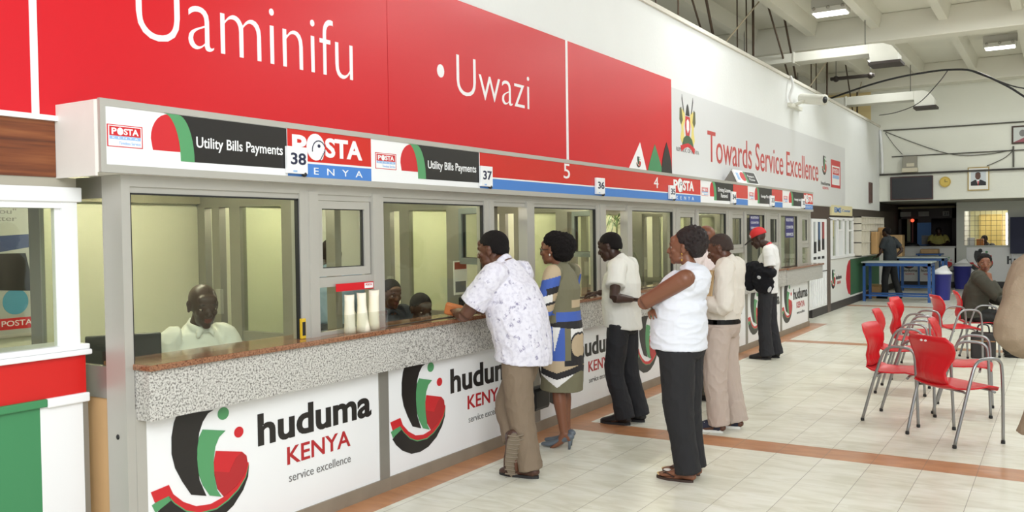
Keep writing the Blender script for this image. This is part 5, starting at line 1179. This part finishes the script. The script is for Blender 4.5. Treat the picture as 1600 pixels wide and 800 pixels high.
# -- 2 the woman in the patterned dress
f = Fig(-3.37, 6.10, 180)
t = thing('person', 'woman with a rounded afro and glasses in a patterned blue and olive dress', 'person', (-3.37, 6.1, 0))
S = dict(pelvis=(-.04, 0, .88), waist=(-.03, 0, 1.08), chest=(-.035, 0, 1.25), neck=(-.02, 0, 1.415), head=(.04, 0, 1.548), hyaw=4, hpitch=3, hs=.98,
  sh=dict(L=(-.045, .175, 1.355), R=(-.035, -.175, 1.355)), el=dict(L=(.0, .235, 1.07), R=(.04, -.22, 1.08)), wr=dict(L=(.24, .13, 1.115), R=(.235, -.10, 1.115)),
  hand=dict(L=((.9, -.3, -.05), (.1, -.2, -.9), .25), R=((.9, .3, -.05), (.1, .2, -.9), .25)),
  hip=dict(L=(-.04, .085, .86), R=(-.04, -.085, .86)), kn=dict(L=(-.03, .07, .46), R=(.0, -.07, .46)), an=dict(L=(-.07, .06, .115), R=(-.02, -.07, .115)), lift=dict(L=24, R=24),
  g=((.172, .135), (.150, .118), (.160, .118)), hemf=-.02)
H = body(t, f, S, SKIN_M, female=True, full=.004)
DR = [mat('dress_olive', (112, 108, 84), .75), mat('dress_blue', (62, 92, 172), .7), mat('dress_black', (34, 32, 34), .75), mat('dress_white', (226, 224, 220), .75), mat('dress_tan', (184, 164, 134), .75)]
def dress_slot(c, n_):
    # the print: patches on the sleeves, waistband, blocks and curves on the skirt, in the wearer's own frame
    q = c-f.o; x, l, z = q.dot(f.F), abs(q.dot(f.L)), q.z
    s = .87*x+.49*l
    if z > 1.05 and s > -.03 and (l > .165 or (l > .13 and x > .0)):
        u = z+.25*(.06-s)*-1
        if s > .155: return 0
        if u > 1.335: return 4
        if u > 1.262: return 1
        if u > 1.212: return 2 if s < .09 else 1
        if u > 1.155: return 4 if s < .045 else (3 if s < .125 else 1)
        if u > 1.135: return 2
        if u > 1.085: return 4
        return 1
    if z > 1.10: return 4 if (s > .10 and z > 1.18 and z < 1.36) or (s < -.10 and z < 1.16) else 0
    if z > 1.07: return 2 if s > .10 else 0
    if z > 1.0-.25*max(0, s): return 1 if s < .02 else 0
    if z > .955+.12*s: return 2
    if z > .70:
        if abs(s-.035+.10*(z-.8)) < .028*max(0, (z-.76)/.18): return 3
        if s > -.045: return 1
        if s > -.09: return 0
        e = ((s+.145)/.05)**2+((z-.81)/.085)**2
        return 4 if e < 1 else (2 if e < 1.45 else (3 if z > .80 else 2))
    if z > .655: return 2 if s < -.04 else 4
    k_ = .555+.6*abs(s-.02)*.5
    if z > k_+.05: return 4
    if z > k_: return 2
    if z > k_-.062+.45*abs(s-.02): return 3
    return 0
top(t, f, S, DR[0], 1.15, .014, .455, (.185, .165), vs=.006, amp=.005, name='dress', collar=False, extra=[((.055, s*.07, 1.22), (.075, .075, .07)) for s in (-1, 1)], slots=dress_slot, mats=DR, sl=(.070, .068, .06, .058))
h = B(); ell(h, (-.085, 0, .030), (.108, .112, .105), seg=36); ell(h, (-.02, 0, .075), (.09, .095, .075), seg=30); ell(h, (-.085, 0, -.03), (.085, .095, .075), seg=30)
h = remesh(h, .006, 1, lambda p, n_: .010*noise.noise(p*38)+.007*noise.noise(p*110)); h.transform(H); obj('hair', h, HAIR, t)
gl = B()
for s in (-1, 1):
    P = [(.104-.02*abs(math.cos(a))*(1 if s*math.cos(a) > 0 else 0), s*.033+.024*math.cos(a), .001+.018*math.sin(a)) for a in [2*math.pi*k/14 for k in range(15)]]
    tube(gl, P, .0022, 6, (1, 0, 0)); tube(gl, [(.088, s*.058, .006), (.03, s*.076, .006), (-.01, s*.082, .004)], .0025, 6, (0, 0, 1))
gl.transform(H); obj('glasses', gl, BLACKP, t)
e = B()
for s in (-1, 1): ell(e, (-.006, s*.086, -.04), (.006, .006, .009))
e.transform(H); obj('earrings', e, mat('pearl', (230, 226, 214), .3), t)
GREYSH = mat('grey_leather', (92, 100, 108), .4)
def pump(t, P, yaw, left):
    s = B(); R = [(-.175, .022, .022, .10), (-.155, .030, .034, .098), (-.10, .033, .030, .078), (-.04, .036, .022, .048), (.02, .042, .022, .028), (.06, .036, .018, .024), (.09, .020, .012, .02)]
    tube(s, [(x, 0, z) for x, a, b, z in R], [(a, b) for x, a, b, z in R], 16, (0, 1, 0), dome=True, smooth=2)
    s = remesh(s, .006, 2); M = Matrix.Translation(P) @ Matrix.Rotation(yaw, 4, 'Z'); s.transform(M); o = obj('shoe', s, GREYSH, t)
    k = B(); tube(k, [(-.152, 0, .085), (-.150, 0, .04), (-.146, 0, 0)], [(.02, .018), .011, .010], 12, (0, 1, 0)); k.transform(M); obj('heel', k, GREYSH, o)
pump(t, f.p((.035, .065, 0)), math.pi+.05, True); pump(t, f.p((.085, -.07, 0)), math.pi-.05, False)
tb = thing('handbag', 'black handbag hanging in front of the woman in the patterned dress', 'bag', f.p((.17, .05, .28)))
b = B(); obox(b, f.p((.185, .02, .37)), (.09, .26, .19), Euler((0, 0, 0)), 0, .03); obj('body', b, BLKS, tb)
b = B(); tube(b, [f.p((.185, .10, .45)), f.p((.20, .08, .8)), f.p((.20, .10, 1.09)), f.p((.20, .04, .8)), f.p((.185, -.06, .45))], .007, 8, (1, 0, 0)); obj('strap', b, BLKS, tb)

# -- 3 the man in the white polo
f = Fig(-3.31, 7.13, 180)
t = thing('person', 'man in a white polo shirt and black trousers with a hand on his hip', 'person', (-3.31, 7.13, 0))
S = dict(pelvis=(-.015, 0, .88), waist=(.0, 0, 1.06), chest=(-.01, 0, 1.25), neck=(.015, 0, 1.435), head=(.105, 0, 1.55), hyaw=6, hpitch=16, hs=1.02,
  sh=dict(L=(-.05, .185, 1.365), R=(.0, -.195, 1.365)), el=dict(L=(-.09, .33, 1.125), R=(.10, -.27, 1.13)), wr=dict(L=(-.19, .185, 1.105), R=(.315, -.19, 1.125)),
  hand=dict(L=((-.85, -.5, -.1), (-.3, .2, -.9), .3), R=((.95, .1, -.05), (.05, 0, -1), .45)),
  hip=dict(L=(-.015, .09, .86), R=(-.015, -.09, .86)), kn=dict(L=(.03, .09, .46), R=(-.03, -.09, .46)), an=dict(L=(-.06, .085, .085), R=(-.12, -.10, .085)),
  g=((.165, .140), (.165, .148), (.175, .138)), arm=1.05)
H = body(t, f, S, SKIN_D)
cropped_hair(t, H, thick=.005)
WPOLO = mat('white_cotton', (224, 222, 213), .85, bump=.15, bscale=200)
top(t, f, S, WPOLO, .62, .02, .845, (.185, .165), amp=.009, sl=(.080, .080, .06, .05), name='polo_shirt')
BTR = mat('black_cloth', (32, 32, 36), .8, bump=.2, bscale=200)
pants(t, f, S, BTR, .055, (.100, .082, .078, .086), amp=.008, seat=(.165, .145))
shoe(t, f.p((.06, .085, 0)), math.pi, 0, BLKS, DSOLE, True); shoe(t, f.p((-.0, -.10, 0)), math.pi, 0, BLKS, DSOLE, False)

# -- 4 the woman with crossed arms
f = Fig(-2.23, 5.72, 180)
t = thing('person', 'woman in a sleeveless white blouse and black trousers standing with crossed arms', 'person', (-2.23, 5.72, 0))
S = dict(pelvis=(-.01, 0, .90), waist=(-.005, 0, 1.07), chest=(-.03, 0, 1.25), neck=(-.09, 0, 1.425), head=(-.045, .0, 1.568), hyaw=8, hpitch=-1, hs=1.0,
  sh=dict(L=(-.115, .180, 1.365), R=(-.095, -.18, 1.365)), el=dict(L=(.155, .215, 1.205), R=(.14, -.215, 1.18)), wr=dict(L=(.215, -.02, 1.215), R=(.165, .045, 1.145)),
  hand=dict(L=((-.15, -1, -.05), (-.9, .1, -.1), .3), R=((-.35, .93, -.05), (-.4, -.1, -.9), .35)),
  hip=dict(L=(-.02, .09, .86), R=(-.02, -.09, .86)), kn=dict(L=(-.03, .085, .47), R=(-.02, -.085, .47)), an=dict(L=(-.085, .075, .075), R=(-.07, -.08, .075)),
  g=((.192, .172), (.190, .174), (.180, .150)), arm=1.2, hemf=.0)
H = body(t, f, S, SKIN_M, female=True, full=.006)
top(t, f, S, mat('white_blouse', (222, 224, 231), .8, bump=.1, bscale=200), 0, .012, .885, (.205, .186), amp=.013, name='blouse', fold=(6, 6, 15), cdrop=.03, extra=[((.085, s*.08, 1.215), (.085, .085, .08)) for s in (-1, 1)])
pants(t, f, S, mat('black_trousers', (30, 29, 31), .85, bump=.2, bscale=200), .06, (.122, .100, .086, .088), amp=.007, seat=(.192, .176))
h = B(); ell(h, (-.045, 0, .062), (.100, .098, .085), seg=32); ell(h, (-.085, 0, .015), (.070, .09, .085), seg=30)
for k in range(90):
    a, bb = k*2.399, math.acos(1-1.55*(k+.5)/90); ell(h, (-.062+.092*math.sin(bb)*math.cos(a), .090*math.sin(bb)*math.sin(a), .045+.098*math.cos(bb)), (.017, .017, .016), seg=8)
h = remesh(h, .006, 1, lambda p, n_: .006*noise.noise(p*60)); h.transform(H); obj('hair', h, mat('dark_brown_hair', (38, 28, 26), .6, spec=.4, bump=.8, bscale=160), t)
e = B()
for s in (-1, 1): ell(e, (-.004, s*.084, -.04), (.005, .005, .006)); tube(e, [(-.004, s*.084, -.045), (-.004, s*.084, -.075)], .0015, 6, (1, 0, 0)); ell(e, (-.004, s*.084, -.082), (.005, .005, .009))
e.transform(H); obj('earrings', e, mat('gold', (206, 164, 84), .25, .8), t)
def sandal(t, P, yaw, left, skin):
    M = Matrix.Translation(P) @ Matrix.Rotation(yaw, 4, 'Z')
    so = B(); n = 26; out = []
    for k in range(n):
        a = 2*math.pi*k/n; x = math.cos(a); out.append((x*.135-.035, math.sin(a)*(.046 if x > 0 else .038)))
    poly(so, Plane((0, 0, 0), (1, 0, 0), (0, 1, 0)), out, 0, .016); so.transform(M); o = obj('sandal', so, mat('sandal_brown', (56, 38, 30), .5), t)
    st = B()
    for s in (-1, 1): tube(st, [(.055, 0, .022), (.02, s*.028, .05), (-.05, s*.044, .03)], [(.008, .003), (.010, .003), (.009, .003)], 8, (0, 1, 0), smooth=3)
    tube(st, [(-.085, -.036, .05), (-.06, -.02, .085), (-.06, .02, .085), (-.085, .036, .05), (-.13, .0, .055), (-.085, -.036, .05)], .005, 8, (0, 0, 1)); st.transform(M); obj('strap', st, mat('sandal_brown', (56, 38, 30), .5), o)
    if left:
        st = B(); ell(st, (.02, 0, .062), (.026, .024, .008)); st.transform(M); obj('buckle', st, mat('shell_white', (220, 210, 200), .3), o)
    ft = B(); R = [(-.155, .022, .022, .036), (-.12, .030, .034, .046), (-.06, .033, .034, .050), (.0, .040, .022, .036), (.045, .043, .014, .028)]
    tube(ft, [(x, 0, z) for x, a, b, z in R], [(a, b) for x, a, b, z in R], 16, (0, 1, 0), dome=True, smooth=2)
    tube(ft, [(-.095, 0, .05), (-.09, 0, .12)], [.034, .03], 12, (0, 1, 0))
    for j, (y, L_, r) in enumerate(((.026, .042, .011), (.009, .044, .0085), (-.006, .038, .008), (-.019, .030, .0075), (-.031, .020, .007))):
        y = -y if left else y; tube(ft, [(.03, y*.9, .028), (.05+L_*.5, y, .030), (.045+L_, y, .024)], [r, r, r*.9], 8, (0, 1, 0), dome=True)
    ft = remesh(ft, .005, 1); ft.transform(M); obj('foot', ft, skin, t)
    nl = B()
    for j, (y, L_, r) in enumerate(((.026, .042, .011), (.009, .044, .0085), (-.006, .038, .008), (-.019, .030, .0075), (-.031, .020, .007))):
        y = -y if left else y; ell(nl, (.049+L_, y, .030), (.007, r*.7, .004), seg=8)
    nl.transform(M); obj('toenails', nl, mat('nail_gold', (206, 176, 120), .3), t)
sandal(t, f.p((.04, .08, 0)), math.pi-.05, True, SKIN_M); sandal(t, f.p((.06, -.085, 0)), math.pi+.05, False, SKIN_M)

# -- 5 the man in the beige shirt
f = Fig(-2.44, 7.25, 180)
t = thing('person', 'man in a pale beige shirt and light trousers reading a brown envelope', 'person', (-2.44, 7.25, 0))
S = dict(pelvis=(.0, 0, .88), waist=(-.005, 0, 1.06), chest=(-.03, 0, 1.24), neck=(-.055, 0, 1.425), head=(.015, .0, 1.525), hyaw=6, hpitch=22, hs=1.03,
  sh=dict(L=(-.09, .195, 1.36), R=(-.06, -.195, 1.36)), el=dict(L=(-.105, .255, 1.07), R=(-.02, -.26, 1.08)), wr=dict(L=(.125, .15, 1.085), R=(.17, -.12, 1.10)),
  hand=dict(L=((.7, -.65, .25), (.2, -.6, .7), .55, .4), R=((.7, .6, .3), (.1, .5, .8), .5)), belt=.925,
  hip=dict(L=(.0, .09, .86), R=(.0, -.09, .86)), kn=dict(L=(.03, .10, .46), R=(-.01, -.10, .46)), an=dict(L=(.0, .10, .08), R=(-.08, -.12, .08)),
  g=((.160, .130), (.172, .145), (.180, .135)))
H = body(t, f, S, SKIN, full=.003)
cropped_hair(t, H, mat('shaved_hair', (56, 42, 36), .8, bump=.6, bscale=220), thick=.001, line=.012)
top(t, f, S, mat('beige_cotton', (218, 211, 199), .85, bump=.15, bscale=180), 1.88, .022, None, amp=.012, sl=(.080, .074, .070, .050), name='shirt')
PINK = mat('stone_twill', (184, 168, 156), .85, var=.05, bump=.2, bscale=180)
pants(t, f, S, PINK, .062, (.108, .098, .090, .088), amp=.010, seat=(.172, .148))
b = B(); n = 30; a0 = f.p((.0, 0, .925))
P = [a0+f.F*(.150*math.cos(2*math.pi*k/n))+f.L*(.176*math.sin(2*math.pi*k/n)) for k in range(n)]
V = [[b.verts.new(q+Vector((0, 0, dz))) for q in P] for dz in (-.02, .02)]
for k in range(n): b.faces.new((V[0][k], V[0][(k+1) % n], V[1][(k+1) % n], V[1][k]))
bmesh.ops.solidify(b, geom=b.faces[:], thickness=-.006); obj('belt', b, BLKS, t)
CANV = mat('navy_canvas', (44, 46, 62), .8); WS = mat('white_rubber', (222, 220, 214), .6)
shoe(t, f.p((.155, .10, 0)), math.pi, 0, CANV, WS, True, length=1.08); shoe(t, f.p((.06, -.12, 0)), math.pi, 0, CANV, WS, False)
b = B()
for j in range(4): tube(b, [f.p((.135+.024*j-.02, .07, .076-.011*j)), f.p((.135+.024*j, .10, .087-.012*j)), f.p((.135+.024*j-.02, .13, .076-.011*j))], .0035, 6, (1, 0, 0))
obj('laces', b, WS, t)
te = thing('envelope', 'large brown envelope held up by the man in the beige shirt', 'envelope', f.p((.2, .0, 1.1)))
b = B(); obox(b, f.p((.105, .125, 1.215)), (.012, .26, .28), Euler((.0, .12, math.radians(49))), 0, .003); obj('sheet', b, mat('manila', (196, 166, 122), .7, var=.04), te)
b = B(); obox(b, f.p((.104, .134, 1.305)), (.008, .25, .08), Euler((.0, .12, math.radians(49))), 0, .002); obj('flap', b, mat('manila_flap', (206, 178, 136), .7), te)
tg = thing('shoulder_bag', 'small tan bag at the waist of the man in the beige shirt', 'bag', f.p((.2, .12, .80)))
b = B(); obox(b, f.p((.225, .08, .89)), (.06, .16, .20), Euler((0, 0, .1)), 0, .015); obj('body', b, mat('bag_tan', (170, 140, 96), .6), tg)
b = B(); obox(b, f.p((.225, .08, .965)), (.066, .166, .03), Euler((0, 0, .1)), 0, .006); obj('band', b, BLKS, tg)

# -- 6 the bald man behind him
f = Fig(-3.02, 8.55, 158)
t = thing('person', 'bald man in a loose pale pink shirt half hidden behind the man in beige', 'person', (-3.02, 8.55, 0))
S = dict(pelvis=(-.02, 0, .92), waist=(-.02, 0, 1.10), chest=(-.01, 0, 1.29), neck=(.0, 0, 1.48), head=(.03, 0, 1.61), hyaw=0, hpitch=4, hs=1.03,
  sh=dict(L=(-.01, .20, 1.41), R=(-.01, -.20, 1.41)), el=dict(L=(.02, .29, 1.13), R=(-.0, -.29, 1.13)), wr=dict(L=(.26, .15, 1.12), R=(.26, -.15, 1.12)),
  hand=dict(L=((.9, -.3, 0), (.1, 0, -1), .3), R=((.9, .3, 0), (.1, 0, -1), .3)),
  hip=dict(L=(-.02, .09, .9), R=(-.02, -.09, .9)), kn=dict(L=(.0, .10, .48), R=(.0, -.10, .48)), an=dict(L=(-.05, .10, .085), R=(-.05, -.10, .085)), g=((.170, .135), (.175, .14), (.185, .135)))
H = body(t, f, S, SKIN_M, vs=.006)
top(t, f, S, mat('pale_pink_cotton', (228, 214, 210), .85, bump=.15, bscale=180), 1.4, .026, .83, (.20, .175), amp=.012, sl=(.09, .09, .08, .07), name='shirt')
pants(t, f, S, mat('dark_olive_cloth', (66, 64, 56), .85), .06, (.10, .085, .08, .085), amp=.008)
shoe(t, f.p((.07, .10, 0)), math.radians(158), 0, BLKS, DSOLE, True); shoe(t, f.p((.07, -.10, 0)), math.radians(158), 0, BLKS, DSOLE, False)

# -- 7 the man in the red cap
f = Fig(-3.30, 11.60, 180)
t = thing('person', 'man in a red cap and white T shirt carrying a black jacket over his arm', 'person', (-3.3, 11.6, 0))
S = dict(pelvis=(-.01, 0, .90), waist=(-.01, 0, 1.08), chest=(-.03, 0, 1.27), neck=(-.01, 0, 1.465), head=(.105, 0, 1.565), hyaw=6, hpitch=26, hs=1.0,
  sh=dict(L=(-.07, .185, 1.40), R=(-.03, -.185, 1.40)), el=dict(L=(-.12, .23, 1.12), R=(.0, -.24, 1.12)), wr=dict(L=(.12, .12, 1.11), R=(.28, -.14, 1.115)),
  hand=dict(L=((.8, -.5, 0), (0, -.6, -.7), .4), R=((.9, .2, -.1), (0, .1, -1), .35)),
  hip=dict(L=(-.01, .09, .88), R=(-.01, -.09, .88)), kn=dict(L=(.01, .10, .47), R=(-.02, -.09, .47)), an=dict(L=(-.02, .10, .085), R=(-.08, -.10, .085)), g=((.145, .115), (.14, .11), (.162, .12)))
H = body(t, f, S, SKIN_D, vs=.006)
top(t, f, S, mat('white_jersey', (222, 221, 218), .85), .68, .016, .86, (.165, .135), amp=.008, sl=(.072, .072, .06, .05), name='shirt', collar=False)
b = B(); nk = f.p(S['neck']); ax = (f.p(S['head'])-nk).normalized(); a_, b_ = frame_of(ax, f.L)
P = [nk+a_*.066*math.cos(2*math.pi*k/16)+b_*.066*math.sin(2*math.pi*k/16)-ax*.004 for k in range(17)]
tube(b, P, [(.018, .010)]*17, 8, ax); obj('red_neckband', b, LRED, t)
pants(t, f, S, BTR, .05, (.095, .085, .085, .095), amp=.009)
CAPM = mat('red_cap', (196, 34, 36), .7)
h = B(); ell(h, (-.02, 0, .052), (.112, .092, .100), seg=32); h = remesh(h, .006, 1)
for v in h.verts: v.co.z = max(v.co.z, .038+.10*max(0, -.02-v.co.x)*-1)
h.transform(H); cp = obj('cap', h, CAPM, t)
h = B(); P = [(.055, -.078), (.10, -.074), (.165, -.055), (.195, -.02), (.195, .02), (.165, .055), (.10, .074), (.055, .078), (.09, 0)]
poly(h, Plane((.0, 0, .042), (1, 0, -.22), (0, 1, 0)), P, 0, .009); h.transform(H); obj('peak', h, mat('cap_black', (36, 32, 34), .7), cp)
h = B(); ell(h, (.078, .045, .072), (.008, .022, .022), Euler((0, 0, .55)).to_matrix()); h.transform(H); obj('badge', h, mat('cap_badge', (206, 190, 186), .7), cp)
shoe(t, f.p((.10, .10, 0)), math.pi, 0, BLKS, DSOLE, True); shoe(t, f.p((.04, -.10, 0)), math.pi, 0, BLKS, DSOLE, False)
tj = thing('jacket', 'black jacket draped over the arm of the man in the red cap', 'jacket', f.p((.08, .12, .86)))
b = B(); tube(b, [f.p((-.13, .20, 1.13)), f.p((.0, .19, 1.15)), f.p((.14, .10, 1.17)), f.p((.27, .0, 1.16))], [(.07, .09), (.09, .10), (.10, .11), (.06, .08)], 18, f.Z, dome=True, smooth=3)
tube(b, [f.p((.18, .10, 1.16)), f.p((.19, .12, 1.05)), f.p((.16, .14, .93))], [(.09, .085), (.08, .085), (.06, .05)], 18, f.F, dome=True, smooth=3)
tube(b, [f.p((.0, .2, 1.12)), f.p((-.02, .21, 1.0)), f.p((-.04, .2, .90))], [(.12, .075), (.13, .075), (.10, .05)], 18, f.F, dome=True, smooth=3)
b = remesh(b, .009, 2, folds(.022, (10, 10, 9), 3.3)); obj('cloth', b, mat('black_jacket', (26, 26, 30), .9, spec=.2), tj)
b = B(); ell(b, f.p((.02, .275, 1.07)), (.03, .012, .022), Euler((0, .6, 0)).to_matrix()); ell(b, f.p((-.11, .265, .92)), (.022, .012, .04), Euler((0, .4, 0)).to_matrix()); obj('lining', b, mat('lining_grey', (190, 190, 192), .7), tj)

# -- 8 the man in the beige jacket at the right edge
f = Fig(.078, 4.44, 92)
t = thing('person', 'person in a beige jacket seen from behind, cut off by the right edge', 'person', (.078, 4.44, 0))
S = dict(pelvis=(-.01, 0, .98), waist=(-.01, 0, 1.17), chest=(-.01, 0, 1.38), neck=(.0, 0, 1.585), head=(.05, 0, 1.715), hyaw=-20, hpitch=6, hs=1.04,
  sh=dict(L=(-.005, .195, 1.475), R=(-.005, -.195, 1.475)), el=dict(L=(-.05, .262, 1.225), R=(-.04, -.27, 1.21)), wr=dict(L=(.13, .10, 1.12), R=(.15, -.16, 1.12)),
  hand=dict(L=((.7, -.7, .05), (-.3, -.7, -.3), .4), R=((.7, .7, .05), (-.3, .7, -.3), .4)),
  hip=dict(L=(-.01, .095, .96), R=(-.01, -.095, .96)), kn=dict(L=(.0, .10, .51), R=(.0, -.10, .51)), an=dict(L=(-.04, .10, .085), R=(-.04, -.10, .085)), g=((.175, .135), (.165, .135), (.195, .14)))
H = body(t, f, S, SKIN, vs=.006)
cropped_hair(t, H)
top(t, f, S, mat('beige_suit', (142, 124, 102), .8, var=.05, bump=.25, bscale=120), 1.9, .022, .79, (.255, .20), amp=.010, sl=(.088, .082, .080, .058), name='jacket')
pants(t, f, S, mat('brown_trousers', (96, 74, 62), .8), .06, (.11, .095, .09, .095), amp=.007)
shoe(t, f.p((.08, .10, 0)), math.radians(92), 0, BRN, DSOLE, True); shoe(t, f.p((.08, -.10, 0)), math.radians(92), 0, BRN, DSOLE, False)
# -- seated and distant people
def simple(lab, x, y, deg, S, skin, tmat, bmat=None, vs=.009, sleeve=1.9, hem=None, hair=True, female=False, loc=None, shoes=True, ease=.018, cuff=.06, sl=(.075, .07, .062, .048)):
    f = Fig(x, y, deg); t = thing('person', lab, 'person', loc or (x, y, 0))
    H = body(t, f, S, skin, vs=vs, female=female)
    if hair: cropped_hair(t, H)
    top(t, f, S, tmat, sleeve, ease, hem, vs=max(vs, .008), amp=.009, sl=sl)
    if bmat: pants(t, f, S, bmat, cuff, vs=max(vs, .009))
    if bmat and shoes:
        for k in 'LR':
            a = S['an'][k]; shoe(t, f.p((a[0]+.11, a[1], max(0, a[2]-.085))), math.radians(deg), 0, BLKS, DSOLE, k == 'L')
    return t, f, H
def seated(dz=0., lean=.0, kx=.43, ax=.42, **kw):
    """sitting on a .45 m seat"""
    S = dict(pelvis=(0, 0, .55+dz), waist=(.02+lean*.3, 0, .72+dz), chest=(.05+lean*.7, 0, .90+dz), neck=(.07+lean, 0, 1.09+dz), head=(.11+lean*1.3, 0, 1.21+dz), hyaw=0, hpitch=8,
      sh=dict(L=(.05+lean*.9, .19, 1.02+dz), R=(.05+lean*.9, -.19, 1.02+dz)), el=dict(L=(.14+lean, .26, .77+dz), R=(.14+lean, -.26, .77+dz)), wr=dict(L=(.36+lean, .14, .80+dz), R=(.36+lean, -.14, .80+dz)),
      hand=dict(L=((.9, -.4, -.05), (0, 0, -1), .3), R=((.9, .4, -.05), (0, 0, -1), .3)),
      hip=dict(L=(.02, .09, .53+dz), R=(.02, -.09, .53+dz)), kn=dict(L=(kx, .12, .50+dz), R=(kx, -.12, .50+dz)), an=dict(L=(ax, .12, .085), R=(ax, -.12, .085)), g=((.165, .13), (.155, .125), (.175, .13)))
    S.update(kw); return S
def clerk_stool(x, y, h, lab):
    s = thing('stool', lab, 'stool', (x, y, 0), 'clerk stools')
    b = B(); lathe(b, (x, y, 0), [(.17, h-.07), (.19, h-.05), (.19, h-.015), (.17, h)]); obj('seat', b, BLACKP, s)
    b = B(); lathe(b, (x, y, 0), [(.20, 0), (.20, .02), (.03, .04), (.025, h-.07)]); obj('pedestal', b, STEEL, s)
CL = [('clerk in a white shirt looking down behind the first service window', -4.48, 3.52, -14, .07, SKIN_D, mat('clerk_white', (236, 236, 228), .8), dict(hpitch=13, hyaw=-6, hs=1.06, sh=dict(L=(.095, .168, 1.075), R=(.095, -.168, 1.075)))),
      ('clerk in dark grey half hidden by the mullion right of hatch 38', -5.01, 5.91, -20, -.03, SKIN, mat('clerk_grey', (58, 62, 72), .8), dict(hpitch=10, hs=1.0)),
      ('clerk in black leaning over the desk behind the window left of hatch 37', -4.40, 5.55, -25, -.11, SKIN_D, mat('clerk_black', (34, 34, 38), .8), dict(hpitch=14, hs=1.0)),
      ('clerk in pale blue seen from behind through the sash of hatch 38', -4.91, 5.14, 120, .32, SKIN_D, mat('clerk_blue', (150, 176, 200), .8), dict(hpitch=5))]
for i, (lab, x, y, a, dz, sk, m_, kw) in enumerate(CL):
    S = seated(dz, .05, .36, .12, **kw)
    if i == 2: S['hand'] = dict(L=((.8, -.2, .5), (-.4, 0, .8), .5), R=((.9, .4, 0), (0, 0, -1), .3)); S['el']['L'] = (.20, .26, .78+dz); S['wr']['L'] = (.30, .20, .98+dz); S['wr']['R'] = (.30, -.14, .83+dz)
    t, f, H = simple(lab, x, y, a, S, sk, m_, mat('clerk_trousers', (50, 50, 56), .8), vs=.007 if i == 0 else .008, sleeve=1.85 if i else .75, hair=i > 0, cuff=.06)
    clerk_stool(x, y, .44+dz, f'black stool under the {["clerk in white", "clerk in dark grey", "clerk in black", "clerk in pale blue"][i]}')
# the seated woman
S = seated(-.01, .02, hyaw=-84, hpitch=4, el=dict(L=(.24, .2, .74), R=(.26, -.22, .80)), wr=dict(L=(.38, .0, .70), R=(.20, -.16, .99)),
  hand=dict(L=((.6, -.7, -.1), (0, 0, -1), .4), R=((-.25, .2, .95), (-.5, .6, -.1), .75)))
t, f, H = simple('seated woman in a dark olive jacket resting her chin on her hand', -1.02, 13.10, 6, S, SKIN_M, mat('olive_jacket', (58, 56, 45), .85, var=.1), mat('dark_skirt', (40, 40, 38), .85), vs=.008, female=True, hair=False, hem=.50, ease=.035, sl=(.09, .085, .075, .055))
h = B(); ell(h, (-.03, 0, .05), (.105, .09, .085), seg=28); ell(h, (-.06, 0, .0), (.07, .08, .08), seg=20); h = remesh(h, .008, 1, lambda p, n_: .006*noise.noise(p*60)); h.transform(H); obj('hair', h, HAIR, t)
b = B(); nk = f.p(S['neck']); tube(b, [nk+f.L*.055+f.F*.02, nk+f.F*.085-f.Z*.05, nk+f.F*.10-f.Z*.16], [(.02, .012)]*3, 8, f.L); tube(b, [nk-f.L*.055+f.F*.02, nk+f.F*.085-f.Z*.05, nk+f.F*.10-f.Z*.16], [(.02, .012)]*3, 8, f.L); obj('blouse_collar', b, WPOLO, t)
# the porter at the blue tables
S = dict(pelvis=(.0, 0, .90), waist=(.0, 0, 1.08), chest=(.02, 0, 1.27), neck=(.04, 0, 1.46), head=(.09, 0, 1.575), hyaw=0, hpitch=8, sh=dict(L=(.02, .19, 1.39), R=(.02, -.19, 1.39)), el=dict(L=(.10, .24, 1.12), R=(-.14, -.30, 1.16)), wr=dict(L=(.20, .20, 1.0), R=(-.02, -.19, 1.0)),
  hand=dict(L=((.9, 0, -.2), (0, 0, -1), .3), R=((.8, .2, -.5), (0, .8, -.2), .3)), hip=dict(L=(0, .09, .88), R=(0, -.09, .88)), kn=dict(L=(.06, .12, .47), R=(-.05, -.12, .47)), an=dict(L=(.05, .14, .085), R=(-.16, -.14, .085)), g=((.155, .12), (.15, .12), (.17, .125)))
simple('porter in dark clothes working at the blue tables in the background', -3.54, 22.80, 158, S, SKIN_D, mat('porter_shirt', (42, 48, 52), .8), mat('porter_trousers', (34, 34, 36), .8), vs=.011, sleeve=.7, hem=.85)
S2 = dict(S); S2.update(el=dict(L=(.16, .24, 1.22), R=(.16, -.24, 1.22)), wr=dict(L=(.30, .10, 1.185), R=(.30, -.10, 1.185)), hand=dict(L=((.5, -.8, 0), (0, 0, -1), .3), R=((.5, .8, 0), (0, 0, -1), .3)), head=(.14, 0, 1.56), hpitch=15)
simple('attendant in a yellow shirt leaning on the far counter under the kiosk', -3.1, 28.38, -82, S2, SKIN_D, mat('yellow_shirt', (176, 168, 92), .8), mat('porter_trousers', (34, 34, 36), .8), vs=.012, sleeve=.7, hem=.85)
S3 = seated(.10, .1, hpitch=18)
simple('office worker in dark clothes behind the wire grille of the lit office', -1.86, 29.4, -120, S3, SKIN_D, mat('office_grey', (60, 62, 62), .8), mat('porter_trousers', (34, 34, 36), .8), vs=.012)
clerk_stool(-1.86, 29.4, .54, 'black stool under the office worker')
